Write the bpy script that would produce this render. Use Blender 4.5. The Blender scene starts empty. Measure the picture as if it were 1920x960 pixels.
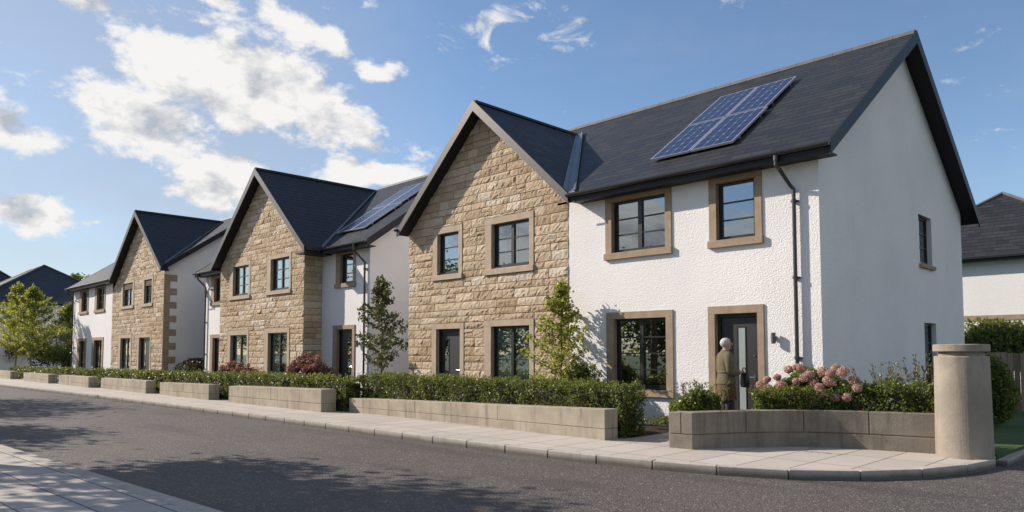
import bpy, bmesh, math, random
import numpy as np
from mathutils import Vector, Matrix

R = math.radians
rng = np.random.default_rng(7)
random.seed(7)
sc = bpy.context.scene
COL = sc.collection

# ------------------------------------------------------------------ light direction
SUN_AZ, SUN_EL = R(25), R(30)          # azimuth measured from -X towards -Y
SUN = Vector((-math.cos(SUN_AZ) * math.cos(SUN_EL), -math.sin(SUN_AZ) * math.cos(SUN_EL), math.sin(SUN_EL)))

# ------------------------------------------------------------------ node helpers
class NT:
    def __init__(self, tree):
        self.t = tree; self.n = tree.nodes; self.l = tree.links
    def node(self, kind, **kw):
        nd = self.n.new(kind)
        for k, v in kw.items():
            setattr(nd, k, v)
        return nd
    def set(self, sock, v):
        if isinstance(v, bpy.types.NodeSocket):
            self.l.new(v, sock)
        elif v is not None:
            if hasattr(sock, 'default_value') and hasattr(sock.default_value, '__len__') and not hasattr(v, '__len__'):
                v = (v,) * len(sock.default_value)
            if hasattr(sock, 'default_value') and hasattr(sock.default_value, '__len__') and len(sock.default_value) == 4 and len(v) == 3:
                v = tuple(v) + (1,)
            sock.default_value = v
    def math(self, op, a, b=None, c=None, clamp=False):
        nd = self.node('ShaderNodeMath', operation=op, use_clamp=clamp)
        for i, v in enumerate((a, b, c)):
            if v is not None: self.set(nd.inputs[i], v)
        return nd.outputs[0]
    def vmath(self, op, a, b=None):
        nd = self.node('ShaderNodeVectorMath', operation=op)
        self.set(nd.inputs[0], a)
        if b is not None:
            self.set(nd.inputs['Scale'] if op == 'SCALE' else nd.inputs[1], b)
        return nd.outputs['Value'] if op in ('DOT_PRODUCT', 'LENGTH') else nd.outputs['Vector']
    def mix(self, f, a, b, blend='MIX'):
        nd = self.node('ShaderNodeMix', data_type='RGBA', blend_type=blend)
        self.set(nd.inputs[0], f); self.set(nd.inputs[6], a); self.set(nd.inputs[7], b)
        return nd.outputs[2]
    def ramp(self, f, lo, hi, a=0.0, b=1.0, smooth=True):
        nd = self.node('ShaderNodeMapRange', interpolation_type='SMOOTHSTEP' if smooth else 'LINEAR')
        for i, v in enumerate((f, lo, hi, a, b)): self.set(nd.inputs[i], v)
        return nd.outputs[0]
    def noise(self, vec, scale, detail=4, rough=.55, dist=0.0):
        nd = self.node('ShaderNodeTexNoise')
        self.set(nd.inputs['Vector'], vec); nd.inputs['Scale'].default_value = scale
        nd.inputs['Detail'].default_value = detail; nd.inputs['Roughness'].default_value = rough
        nd.inputs['Distortion'].default_value = dist
        return nd.outputs['Fac']
    def voronoi(self, vec, scale, feature='F1'):
        nd = self.node('ShaderNodeTexVoronoi', feature=feature)
        self.set(nd.inputs['Vector'], vec); nd.inputs['Scale'].default_value = scale
        return nd
    def scale3(self, vec, s):
        nd = self.node('ShaderNodeMapping'); self.set(nd.inputs['Vector'], vec)
        nd.inputs['Scale'].default_value = s
        return nd.outputs[0]
    def brick(self, vec, w, h, mortar, offset=.5, c1=(.0,.0,.0), c2=(1,1,1), cm=(.5,.5,.5), smooth=.1):
        nd = self.node('ShaderNodeTexBrick', offset=offset)
        self.set(nd.inputs['Vector'], vec)
        self.set(nd.inputs['Color1'], c1); self.set(nd.inputs['Color2'], c2); self.set(nd.inputs['Mortar'], cm)
        nd.inputs['Scale'].default_value = 1; nd.inputs['Mortar Size'].default_value = mortar
        nd.inputs['Mortar Smooth'].default_value = smooth
        nd.inputs['Brick Width'].default_value = w; nd.inputs['Row Height'].default_value = h
        return nd
    def bump(self, height, strength=.5, dist=.02, normal=None):
        nd = self.node('ShaderNodeBump'); nd.inputs['Strength'].default_value = strength
        nd.inputs['Distance'].default_value = dist
        self.set(nd.inputs['Height'], height)
        if normal is not None: self.set(nd.inputs['Normal'], normal)
        return nd.outputs[0]

def material(name):
    m = bpy.data.materials.new(name); m.use_nodes = True
    nt = NT(m.node_tree)
    bsdf = m.node_tree.nodes['Principled BSDF']
    out = m.node_tree.nodes['Material Output']
    return m, nt, bsdf, out
def pos(nt): return nt.node('ShaderNodeNewGeometry').outputs['Position']
def uvc(nt): return nt.node('ShaderNodeTexCoord').outputs['UV']
def tone(nt):
    a = nt.node('ShaderNodeAttribute', attribute_name='tone'); return a.outputs['Fac']

M = {}
def simple(key, col, rough=.6, metal=0.0, var=0.0, scale=6.0, bump=0.0, bscale=60., spec=.5):
    m, nt, b, out = material(key)
    b.inputs['Roughness'].default_value = rough; b.inputs['Metallic'].default_value = metal
    b.inputs['Specular IOR Level'].default_value = spec
    if var:
        n = nt.noise(pos(nt), scale, 5, .6)
        k = nt.ramp(n, .3, .7, 1 - var, 1 + var)
        c = nt.vmath('SCALE', col, k); nt.l.new(c, b.inputs['Base Color'])
    else:
        b.inputs['Base Color'].default_value = (*col, 1)
    if bump:
        nt.l.new(nt.bump(nt.noise(pos(nt), bscale, 4, .6), bump, .01), b.inputs['Normal'])
    M[key] = m
    return m

def make_materials():
    # roughcast render
    m, nt, b, out = material('roughcast'); p = pos(nt)
    v = nt.voronoi(nt.vmath('ADD', p, nt.vmath('SCALE', nt.node('ShaderNodeTexNoise').outputs['Color'], .0)), 42.0)
    n1 = nt.noise(p, 31, 3, .6, .4); n2 = nt.noise(p, 75, 3, .6)
    big = nt.noise(p, .55, 4, .55)
    h = nt.math('ADD', nt.ramp(n1, .34, .68), nt.math('MULTIPLY', nt.ramp(v.outputs['Distance'], 0.05, .6, 1, 0), .55))
    h = nt.math('ADD', h, nt.math('MULTIPLY', n2, .35))
    streak = nt.noise(nt.scale3(p, (5, 5, .35)), 1.0, 4, .6)
    c = nt.mix(nt.ramp(big, .3, .75), (.765, .74, .725), (.70, .68, .665))
    c = nt.mix(nt.ramp(streak, .55, .85, 0, .18), c, (.52, .49, .45))
    sep = nt.node('ShaderNodeSeparateXYZ'); nt.l.new(p, sep.inputs[0])
    dirt = nt.math('MULTIPLY', nt.ramp(nt.math('ADD', sep.outputs[2], nt.math('MULTIPLY', n1, .5)), .2, .75, 1, 0), .45)
    c = nt.mix(dirt, c, (.42, .37, .31))
    nt.l.new(c, b.inputs['Base Color']); b.inputs['Roughness'].default_value = .95
    b.inputs['Specular IOR Level'].default_value = .15
    nt.l.new(nt.bump(h, .44, .011), b.inputs['Normal']); M['roughcast'] = m
    # rock faced stone
    m, nt, b, out = material('rock_stone'); p = pos(nt); t = tone(nt)
    n1 = nt.noise(p, 9, 6, .65); n2 = nt.noise(p, 45, 4, .65)
    c = nt.mix(t, (.40, .295, .187), (.635, .51, .37))
    c = nt.mix(nt.ramp(n1, .42, .75, 0, .45), c, (.36, .25, .15))
    c = nt.mix(nt.ramp(t, .80, .95, 0, .5), c, (.56, .50, .42))
    c = nt.mix(nt.ramp(n2, .45, .8, 0, .35), c, (.66, .58, .47))
    nt.l.new(c, b.inputs['Base Color']); b.inputs['Roughness'].default_value = .92
    b.inputs['Specular IOR Level'].default_value = .2
    nt.l.new(nt.bump(nt.math('ADD', n1, nt.math('MULTIPLY', n2, 1.0)), 1.0, .03), b.inputs['Normal']); M['rock_stone'] = m
    # mortar
    simple('mortar', (.125, .095, .066), .95, 0, .12, 8, .4, 70, .2)
    # dressed stone of surrounds
    m, nt, b, out = material('dressed_stone'); p = pos(nt)
    n1 = nt.noise(p, 4, 5, .6); n2 = nt.noise(p, 70, 4, .7)
    c = nt.mix(nt.ramp(n1, .3, .7), (.35, .265, .185), (.275, .21, .145))
    c = nt.mix(nt.ramp(n2, .5, .75, 0, .5), c, (.44, .34, .23))
    nt.l.new(c, b.inputs['Base Color']); b.inputs['Roughness'].default_value = .9
    b.inputs['Specular IOR Level'].default_value = .25
    nt.l.new(nt.bump(n2, .5, .012), b.inputs['Normal']); M['dressed_stone'] = m
    m, nt, b, out = material('pale_dressed_stone'); p = pos(nt)
    n1 = nt.noise(p, 4, 5, .6); n2 = nt.noise(p, 70, 4, .7)
    c = nt.mix(nt.ramp(n1, .3, .7), (.45, .36, .265), (.37, .295, .215))
    c = nt.mix(nt.ramp(n2, .5, .75, 0, .45), c, (.52, .43, .33))
    nt.l.new(c, b.inputs['Base Color']); b.inputs['Roughness'].default_value = .9; b.inputs['Specular IOR Level'].default_value = .25
    nt.l.new(nt.bump(n2, .5, .012), b.inputs['Normal']); M['pale_dressed_stone'] = m
    # slate
    m, nt, b, out = material('slate'); u = uvc(nt); p = pos(nt)
    br = nt.brick(u, .42, .235, .006, .5, (0, 0, 0), (1, 1, 1), (.5, .5, .5), .0)
    sx = nt.node('ShaderNodeSeparateXYZ'); nt.l.new(u, sx.inputs[0])
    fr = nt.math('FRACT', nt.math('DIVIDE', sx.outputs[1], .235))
    saw = nt.math('SUBTRACT', 1.0, fr)
    tonev = br.outputs['Color']
    n1 = nt.noise(p, 1.3, 5, .6); n2 = nt.noise(u, 55, 3, .6)
    c = nt.mix(tonev, (.0205, .0215, .0245), (.035, .0365, .040))
    c = nt.mix(nt.ramp(n1, .4, .75, 0, .25), c, (.034, .0355, .038))
    c = nt.mix(nt.ramp(n2, .5, .8, 0, .25), c, (.045, .046, .049))
    c = nt.mix(nt.math('MULTIPLY', br.outputs['Fac'], .7), c, (.008, .008, .009))
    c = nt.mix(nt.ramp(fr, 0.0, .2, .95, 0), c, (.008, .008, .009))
    nt.l.new(c, b.inputs['Base Color'])
    nt.set(b.inputs['Roughness'], nt.math('ADD', .46, nt.math('MULTIPLY', tonev, .14)))
    h = nt.math('ADD', saw, nt.math('MULTIPLY', tonev, .35))
    h = nt.math('SUBTRACT', h, nt.math('MULTIPLY', br.outputs['Fac'], .5))
    h = nt.math('ADD', h, nt.math('MULTIPLY', n2, .12))
    b.inputs['Specular IOR Level'].default_value = .22
    nt.l.new(nt.bump(h, 1.0, .045), b.inputs['Normal']); M['slate'] = m
    simple('dark_trim', (.017, .0175, .019), .5, spec=.25)
    simple('barge_grey', (.07, .064, .058), .45, spec=.3)
    simple('gutter_metal', (.028, .028, .03), .32)
    simple('lead', (.19, .205, .225), .38, .6, .12, 3)
    simple('ridge_clay', (.10, .096, .092), .7, 0, .15, 5)
    simple('frame_black', (.012, .012, .013), .38)
    simple('door_grey', (.021, .020, .022), .45, 0, .06, 3)
    simple('steel', (.62, .62, .63), .25, 1.0)
    simple('lamp_metal', (.10, .10, .105), .4, .3)
    simple('plaster', (.42, .40, .37), .9)
    simple('soil', (.045, .033, .024), 1.0, 0, .4, 9, .9, 40, .1)
    simple('bark', (.10, .075, .055), .9, 0, .25, 20, .6, 60, .2)
    simple('pale_bark', (.20, .175, .145), .9, 0, .3, 20, .6, 60, .2)
    simple('twig', (.035, .03, .02), .9, 0, .2, 20)
    simple('window_white', (.7, .7, .68), .5)
    simple('skin', (.40, .235, .175), .55, 0, .05, 30)
    simple('grey_hair', (.46, .44, .42), .6, 0, .22, 70, .8, 130)
    simple('olive_cloth', (.125, .108, .06), .9, 0, .14, 30, .5, 220, .2)
    simple('belt_cloth', (.085, .078, .045), .8)
    simple('brown_cloth', (.115, .062, .03), .85, 0, .2, 18, .3, 150, .2)
    simple('dark_cloth', (.018, .017, .02), .85)
    simple('dark_leather', (.012, .011, .012), .5)
    simple('cream_cloth', (.62, .58, .5), .85)
    simple('silver', (.66, .67, .69), .35, .85)
    # curtain
    m, nt, b, out = material('curtain'); b.inputs['Base Color'].default_value = (.80, .82, .76, 1); b.inputs['Roughness'].default_value = .9
    tr = nt.node('ShaderNodeBsdfTranslucent'); tr.inputs[0].default_value = (.5, .5, .45, 1)
    mx = nt.node('ShaderNodeMixShader'); mx.inputs[0].default_value = .25
    nt.l.new(b.outputs[0], mx.inputs[1]); nt.l.new(tr.outputs[0], mx.inputs[2]); nt.l.new(mx.outputs[0], out.inputs[0]); M['curtain'] = m
    # glass: see-through pane with double glazed mirror reflection
    def glass(key, refl, tint):
        m, nt, b, out = material(key); m.node_tree.nodes.remove(b)
        g = nt.node('ShaderNodeBsdfGlossy'); g.inputs['Roughness'].default_value = .012; g.inputs['Color'].default_value = (.92, .96, 1, 1)
        n = nt.noise(pos(nt), 1.6, 2, .5); nt.l.new(nt.bump(n, .02, .02), g.inputs['Normal'])
        t = nt.node('ShaderNodeBsdfTransparent'); t.inputs[0].default_value = (*tint, 1)
        lw = nt.node('ShaderNodeLayerWeight'); lw.inputs[0].default_value = .35
        f = nt.math('ADD', refl, nt.math('MULTIPLY', lw.outputs['Fresnel'], .5), clamp=True)
        mx = nt.node('ShaderNodeMixShader'); nt.l.new(f, mx.inputs[0])
        nt.l.new(t.outputs[0], mx.inputs[1]); nt.l.new(g.outputs[0], mx.inputs[2]); nt.l.new(mx.outputs[0], out.inputs[0]); M[key] = m
    glass('pane_glass', .24, (.50, .55, .54)); glass('clear_pane', .12, (.86, .90, .87))
    m, nt, b, out = material('frosted_pane'); b.inputs['Base Color'].default_value = (.30, .34, .33, 1); b.inputs['Roughness'].default_value = .12
    b.inputs['Coat Weight'].default_value = .8; b.inputs['Coat Roughness'].default_value = .02; M['frosted_pane'] = m
    # concrete
    def concrete(key, c1, c2, stain):
        m, nt, b, out = material(key); p = pos(nt)
        n1 = nt.noise(p, 1.7, 6, .62); n2 = nt.noise(nt.scale3(p, (7, 7, .9)), 1.0, 4, .6); n3 = nt.noise(p, 38, 4, .65)
        c = nt.mix(nt.ramp(n1, .3, .7), c1, c2)
        c = nt.mix(nt.ramp(n2, .46, .74, 0, .7), c, stain)
        c = nt.mix(nt.ramp(n3, .55, .8, 0, .3), c, tuple(min(1, x * 1.35) for x in c1))
        pit = nt.voronoi(p, 13).outputs['Distance']
        pm = nt.math('MULTIPLY', nt.ramp(pit, .04, .10, 1, 0), nt.ramp(nt.noise(p, 3.1, 2), .46, .56))
        c = nt.mix(nt.math('MULTIPLY', pm, .75), c, (.09, .075, .06))
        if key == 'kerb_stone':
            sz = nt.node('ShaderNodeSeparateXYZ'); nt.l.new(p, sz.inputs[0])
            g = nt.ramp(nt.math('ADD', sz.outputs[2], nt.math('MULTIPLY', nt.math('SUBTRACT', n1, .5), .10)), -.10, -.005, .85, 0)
            c = nt.mix(g, c, (.085, .072, .06))  # grime on the lower kerb face, painted dark to deepen its shade too
        nt.l.new(c, b.inputs['Base Color']); b.inputs['Roughness'].default_value = .88; b.inputs['Specular IOR Level'].default_value = .25
        h = nt.math('SUBTRACT', nt.math('ADD', n3, nt.math('MULTIPLY', n1, .5)), nt.math('MULTIPLY', pm, .8))
        nt.l.new(nt.bump(h, .35, .015), b.inputs['Normal']); M[key] = m
    concrete('concrete', (.385, .335, .262), (.285, .245, .19), (.165, .135, .10))
    concrete('pillar_concrete', (.32, .28, .228), (.235, .204, .166), (.165, .14, .112))
    concrete('dark_concrete', (.25, .215, .17), (.165, .143, .113), (.105, .09, .07))
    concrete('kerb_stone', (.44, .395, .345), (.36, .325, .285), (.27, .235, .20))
    # paving slabs
    def paving(key, w, h, c1, c2, cm, ang=0, off=.5):
        m, nt, b, out = material(key); p = pos(nt)
        mp = nt.node('ShaderNodeMapping'); nt.l.new(p, mp.inputs[0]); mp.inputs['Rotation'].default_value = (0, 0, ang)
        br = nt.brick(mp.outputs[0], w, h, .011, off, (0, 0, 0), (1, 1, 1), (.5, .5, .5), .2)
        n1 = nt.noise(p, .9, 5, .6); n2 = nt.noise(p, 30, 5, .65); n3 = nt.noise(nt.scale3(p, (1, 4, 1)), 2.2, 4, .6)
        c = nt.mix(br.outputs['Color'], c1, c2)
        c = nt.mix(nt.ramp(n1, .35, .7, 0, .35), c, tuple(x * .74 for x in c1))
        c = nt.mix(nt.ramp(n2, .45, .8, 0, .3), c, tuple(x * .6 for x in c1))
        c = nt.mix(nt.ramp(n3, .55, .75, 0, .22), c, (.26, .23, .2))
        c = nt.mix(nt.math('MULTIPLY', br.outputs['Fac'], .85), c, cm)
        nt.l.new(c, b.inputs['Base Color']); b.inputs['Roughness'].default_value = .82; b.inputs['Specular IOR Level'].default_value = .3
        hh = nt.math('SUBTRACT', nt.math('MULTIPLY', n2, .25), br.outputs['Fac'])
        nt.l.new(nt.bump(hh, .5, .008), b.inputs['Normal']); M[key] = m
    paving('far_paving', 1.15, .62, (.47, .425, .375), (.40, .36, .32), (.10, .075, .055), R(90), 0)
    paving('near_paving', .9, .52, (.44, .40, .365), (.37, .335, .305), (.05, .042, .036), R(-3))
    # asphalt
    m, nt, b, out = material('asphalt'); p = pos(nt)
    v = nt.voronoi(p, 46); n1 = nt.noise(p, .35, 5, .6); n2 = nt.noise(p, 25, 5, .7); n3 = nt.noise(nt.scale3(p, (.25, 1.4, 1)), 1.0, 4, .6)
    vc = nt.node('ShaderNodeSeparateColor'); nt.l.new(v.outputs['Color'], vc.inputs[0])
    c = nt.mix(nt.ramp(n1, .3, .7), (.058, .050, .046), (.080, .069, .062))
    c = nt.mix(nt.ramp(vc.outputs[0], .35, 1, 0, .75), c, (.135, .118, .106))
    c = nt.mix(nt.ramp(vc.outputs[1], .95, .97, 0, .7), c, (.27, .245, .215))
    c = nt.mix(nt.ramp(n3, .48, .75, 0, .6), c, (.036, .032, .030))
    nt.l.new(c, b.inputs['Base Color'])
    b.inputs['Roughness'].default_value = .72; b.inputs['Specular IOR Level'].default_value = .4
    hh = nt.math('ADD', nt.ramp(v.outputs['Distance'], 0, .7, 1, 0), nt.math('MULTIPLY', n2, .6))
    nt.l.new(nt.bump(hh, .55, .012), b.inputs['Normal']); M['asphalt'] = m
    # grass
    m, nt, b, out = material('turf'); p = pos(nt)
    n1 = nt.noise(p, 1.2, 5, .6); n2 = nt.noise(p, 60, 4, .7)
    c = nt.mix(nt.ramp(n1, .3, .7), (.03, .075, .012), (.055, .11, .02))
    c = nt.mix(nt.ramp(n2, .4, .75, 0, .5), c, (.09, .14, .03))
    nt.l.new(c, b.inputs['Base Color']); b.inputs['Roughness'].default_value = .9
    nt.l.new(nt.bump(n2, .9, .04), b.inputs['Normal']); M['turf'] = m
    # timber
    m, nt, b, out = material('timber'); p = pos(nt)
    n1 = nt.noise(nt.scale3(p, (14, 14, .8)), 1.0, 5, .6); t = tone(nt)
    c = nt.mix(t, (.20, .14, .095), (.36, .27, .19)); c = nt.mix(nt.ramp(n1, .4, .75, 0, .6), c, (.13, .085, .055))
    nt.l.new(c, b.inputs['Base Color']); b.inputs['Roughness'].default_value = .85; M['timber'] = m
    # solar cells
    m, nt, b, out = material('solar_cells'); u = uvc(nt)
    sx = nt.node('ShaderNodeSeparateXYZ'); nt.l.new(u, sx.inputs[0])
    def line(coord, n, wid):
        f = nt.math('FRACT', nt.math('MULTIPLY', coord, n))
        d = nt.math('ABSOLUTE', nt.math('SUBTRACT', f, .5))
        return d, nt.math('GREATER_THAN', d, .5 - wid)
    du, lu = line(sx.outputs[0], 4, .035); dv, lv = line(sx.outputs[1], 6, .03)
    corner = nt.math('GREATER_THAN', nt.math('ADD', du, dv), .87)
    busf = nt.math('FRACT', nt.math('MULTIPLY', sx.outputs[0], 12)); bus = nt.math('LESS_THAN', nt.math('ABSOLUTE', nt.math('SUBTRACT', busf, .5)), .04)
    n = nt.noise(u, 9, 3)
    c = nt.mix(nt.ramp(n, .3, .7), (.010, .015, .046), (.015, .023, .068))
    c = nt.mix(nt.math('MULTIPLY', bus, .18), c, (.3, .34, .42))
    c = nt.mix(nt.math('MULTIPLY', lu, .6), c, (.18, .21, .28)); c = nt.mix(nt.math('MULTIPLY', lv, .25), c, (.2, .23, .3))
    c = nt.mix(nt.math('MULTIPLY', corner, .6), c, (.30, .33, .40))
    nt.l.new(c, b.inputs['Base Color']); b.inputs['Roughness'].default_value = .26; b.inputs['Specular IOR Level'].default_value = .4
    b.inputs['Coat Weight'].default_value = .06; b.inputs['Coat Roughness'].default_value = .05; M['solar_cells'] = m
    # foliage
    def leaf(key, dark, light, trans=.35, rough=.45):
        m, nt, b, out = material(key); t = tone(nt)
        n = nt.noise(pos(nt), 2.3, 3)
        f = nt.math('ADD', nt.math('MULTIPLY', t, .75), nt.math('MULTIPLY', nt.math('SUBTRACT', n, .5), .8), clamp=True)
        c = nt.mix(f, dark, light)
        nt.l.new(c, b.inputs['Base Color']); b.inputs['Roughness'].default_value = rough; b.inputs['Specular IOR Level'].default_value = .4
        tr = nt.node('ShaderNodeBsdfTranslucent'); nt.l.new(nt.mix(.6, c, (light[0] * 1.5, light[1] * 1.45, light[2] * .8)), tr.inputs[0])
        mx = nt.node('ShaderNodeMixShader'); mx.inputs[0].default_value = trans
        nt.l.new(b.outputs[0], mx.inputs[1]); nt.l.new(tr.outputs[0], mx.inputs[2]); nt.l.new(mx.outputs[0], out.inputs[0]); M[key] = m
    leaf('hedge_leaf', (.034, .058, .010), (.20, .235, .048))
    leaf('sprig_leaf', (.07, .10, .025), (.19, .21, .075))
    leaf('lime_leaf', (.10, .125, .025), (.34, .36, .085), .46)
    leaf('tree_leaf', (.06, .09, .02), (.21, .23, .055), .42)
    leaf('dull_leaf', (.045, .06, .022), (.11, .12, .05), .35)
    leaf('dark_leaf', (.022, .038, .012), (.085, .11, .03), .3)
    leaf('grey_leaf', (.10, .10, .06), (.30, .28, .20), .35)
    leaf('red_leaf', (.05, .035, .02), (.13, .07, .045), .3)
    leaf('blossom', (.38, .215, .20), (.64, .46, .43), .35, .7)
    leaf('dusky_blossom', (.17, .065, .065), (.36, .19, .17), .25, .7)
    leaf('crown_leaf', (.04, .065, .014), (.10, .14, .03), .3)
make_materials()

# ------------------------------------------------------------------ geometry helpers
class MB:
    def __init__(self): self.v = []; self.f = []; self.uv = []; self.m = []; self.tn = []
    def face(self, pts, mi=0, uv=None, tn=.5):
        k = len(self.v); self.v += [tuple(p) for p in pts]
        self.f.append(tuple(range(k, k + len(pts)))); self.m.append(mi); self.uv.append(uv); self.tn.append(tn)
    def mesh(self, verts, faces, mi=0, tn=.5):
        k = len(self.v); self.v += [tuple(p) for p in verts]
        for f in faces:
            self.f.append(tuple(k + i for i in f)); self.m.append(mi); self.uv.append(None); self.tn.append(tn)
    def boxF(self, F, u0, u1, v0, v1, w0, w1, mi=0, tn=.5):
        c = [F(u, v, w) for w in (w0, w1) for v in (v0, v1) for u in (u0, u1)]
        self.mesh(c, [(0, 2, 3, 1), (4, 5, 7, 6), (0, 1, 5, 4), (2, 6, 7, 3), (0, 4, 6, 2), (1, 3, 7, 5)], mi, tn)
    def box(self, x0, x1, y0, y1, z0, z1, mi=0, tn=.5):
        self.boxF(lambda u, v, w: (u, v, w), x0, x1, y0, y1, z0, z1, mi, tn)
    def prism(self, poly, off, mi=0):
        n = len(poly); off = Vector(off)
        a = [Vector(p) for p in poly]; b = [p + off for p in a]
        self.mesh(a + b, [tuple(range(n - 1, -1, -1)), tuple(range(n, 2 * n))] + [(i, (i + 1) % n, n + (i + 1) % n, n + i) for i in range(n)], mi)
    def tube(self, path, rad, n=8, mi=0, cap=True, tn=.5):
        P = [Vector(p) for p in path]
        rads = rad if hasattr(rad, '__len__') else [rad] * len(P)
        up = Vector((0.13, .21, .97)); V = []
        for i, p in enumerate(P):
            d = (P[min(i + 1, len(P) - 1)] - P[max(i - 1, 0)]).normalized()
            a = d.cross(up)
            if a.length < .05: a = d.cross(Vector((1, 0, .1)))
            a.normalize(); b = d.cross(a).normalized()
            for k in range(n):
                t = 2 * math.pi * k / n
                V.append(p + (a * math.cos(t) + b * math.sin(t)) * rads[i])
        F = []
        for i in range(len(P) - 1):
            for k in range(n):
                F.append((i * n + k, i * n + (k + 1) % n, (i + 1) * n + (k + 1) % n, (i + 1) * n + k))
        if cap: F += [tuple(range(n - 1, -1, -1)), tuple((len(P) - 1) * n + k for k in range(n))]
        self.mesh(V, F, mi, tn)
    def lathe(self, prof, cx, cy, n=48, mi=0, cap=True):
        V = [(cx + r * math.cos(2 * math.pi * k / n), cy + r * math.sin(2 * math.pi * k / n), z) for r, z in prof for k in range(n)]
        F = [(i * n + k, i * n + (k + 1) % n, (i + 1) * n + (k + 1) % n, (i + 1) * n + k) for i in range(len(prof) - 1) for k in range(n)]
        if cap: F += [tuple(range(n - 1, -1, -1)), tuple((len(prof) - 1) * n + k for k in range(n))]
        self.mesh(V, F, mi)
    def build(self, name, mats, parent=None, smooth=False, bevel=0.0):
        me = bpy.data.meshes.new(name)
        o0 = root_loc(parent)
        me.from_pydata([(x - o0[0], y - o0[1], z - o0[2]) for x, y, z in self.v], [], self.f)
        mats = mats if isinstance(mats, (list, tuple)) else [mats]
        for k in mats: me.materials.append(M[k])
        me.polygons.foreach_set('material_index', self.m)
        if any(u is not None for u in self.uv):
            ul = me.uv_layers.new(name='UVMap'); flat = []
            for f, u in zip(self.f, self.uv): flat += [c for q in (u if u is not None else [(0, 0)] * len(f)) for c in q]
            ul.data.foreach_set('uv', flat)
        a = me.attributes.new('tone', 'FLOAT', 'FACE'); a.data.foreach_set('value', self.tn)
        if smooth: me.polygons.foreach_set('use_smooth', [True] * len(self.f))
        ob = bpy.data.objects.new(name, me); COL.objects.link(ob)
        if parent: ob.parent = parent
        if bevel:
            bv = ob.modifiers.new('Bevel', 'BEVEL'); bv.width = bevel; bv.segments = 2; bv.limit_method = 'ANGLE'
        return ob

def root_loc(p):
    if p is None: return (0, 0, 0)
    while p.parent: p = p.parent
    return tuple(p.location)

def thing(name, label, cat, loc, group=None):
    o = bpy.data.objects.new(name, None); COL.objects.link(o); o.location = loc; o.empty_display_size = .3
    return tag(o, label, cat, group)
def tag(o, label, cat, group=None):
    o['label'] = label; o['category'] = cat
    if group: o['group'] = group
    return o
def structure(o): o['kind'] = 'structure'; return o

def fast_mesh(name, verts, nper, mat, parent=None, tones=None):
    """verts: (N*nper,3) array in world space, consecutive nper verts make one face"""
    o0 = np.array(root_loc(parent)); verts = np.asarray(verts, dtype=np.float32) - o0
    n = len(verts); nf = n // nper
    me = bpy.data.meshes.new(name)
    me.vertices.add(n); me.vertices.foreach_set('co', verts.astype(np.float32).ravel())
    me.loops.add(n); me.loops.foreach_set('vertex_index', np.arange(n, dtype=np.int32))
    me.polygons.add(nf); me.polygons.foreach_set('loop_start', np.arange(0, n, nper, dtype=np.int32))
    me.update(calc_edges=True)
    a = me.attributes.new('tone', 'FLOAT', 'FACE')
    a.data.foreach_set('value', (rng.random(nf) if tones is None else tones).astype(np.float32))
    me.materials.append(M[mat])
    ob = bpy.data.objects.new(name, me); COL.objects.link(ob)
    if parent: ob.parent = parent
    return ob

def unit(a): return a / np.maximum(np.linalg.norm(a, axis=1, keepdims=True), 1e-6)
def leaf_verts(P, size, bias=None, bw=.6, aspect=.5, axis=None, aw=0.0):
    n = len(P)
    a = unit(rng.normal(size=(n, 3)))
    if axis is not None: a = unit(a * (1 - aw) + axis * aw)
    nn = rng.normal(size=(n, 3)); nn = unit(nn)
    if bias is not None: nn = unit(nn + bias * bw * 1.6)
    b = unit(np.cross(nn, a)); nn = np.cross(a, b)
    s = (size * (.65 + .7 * rng.random(n)))[:, None]
    base = P - a * s * .5; tip = P + a * s * .5 - nn * s * .12
    l = P + b * s * aspect * .5 + nn * s * .06; r = P - b * s * aspect * .5 + nn * s * .06
    return np.stack([base, r, tip, l], 1).reshape(-1, 3)

# ------------------------------------------------------------------ walls
def front_frame(Y): return lambda u, v, w: (u, Y - w, v)
def side_frame(X): return lambda u, v, w: (X + w, u, v)

def sheet(mb, F, u0, u1, v0, v1, holes, mi=0):
    us = sorted({u0, u1, *[x for h in holes for x in h[:2] if u0 < x < u1]})
    vs = sorted({v0, v1, *[x for h in holes for x in h[2:] if v0 < x < v1]})
    for i in range(len(us) - 1):
        for j in range(len(vs) - 1):
            cu, cv = (us[i] + us[i + 1]) / 2, (vs[j] + vs[j + 1]) / 2
            if any(h[0] < cu < h[1] and h[2] < cv < h[3] for h in holes): continue
            mb.face([F(us[i], vs[j], 0), F(us[i + 1], vs[j], 0), F(us[i + 1], vs[j + 1], 0), F(us[i], vs[j + 1], 0)], mi)

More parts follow.
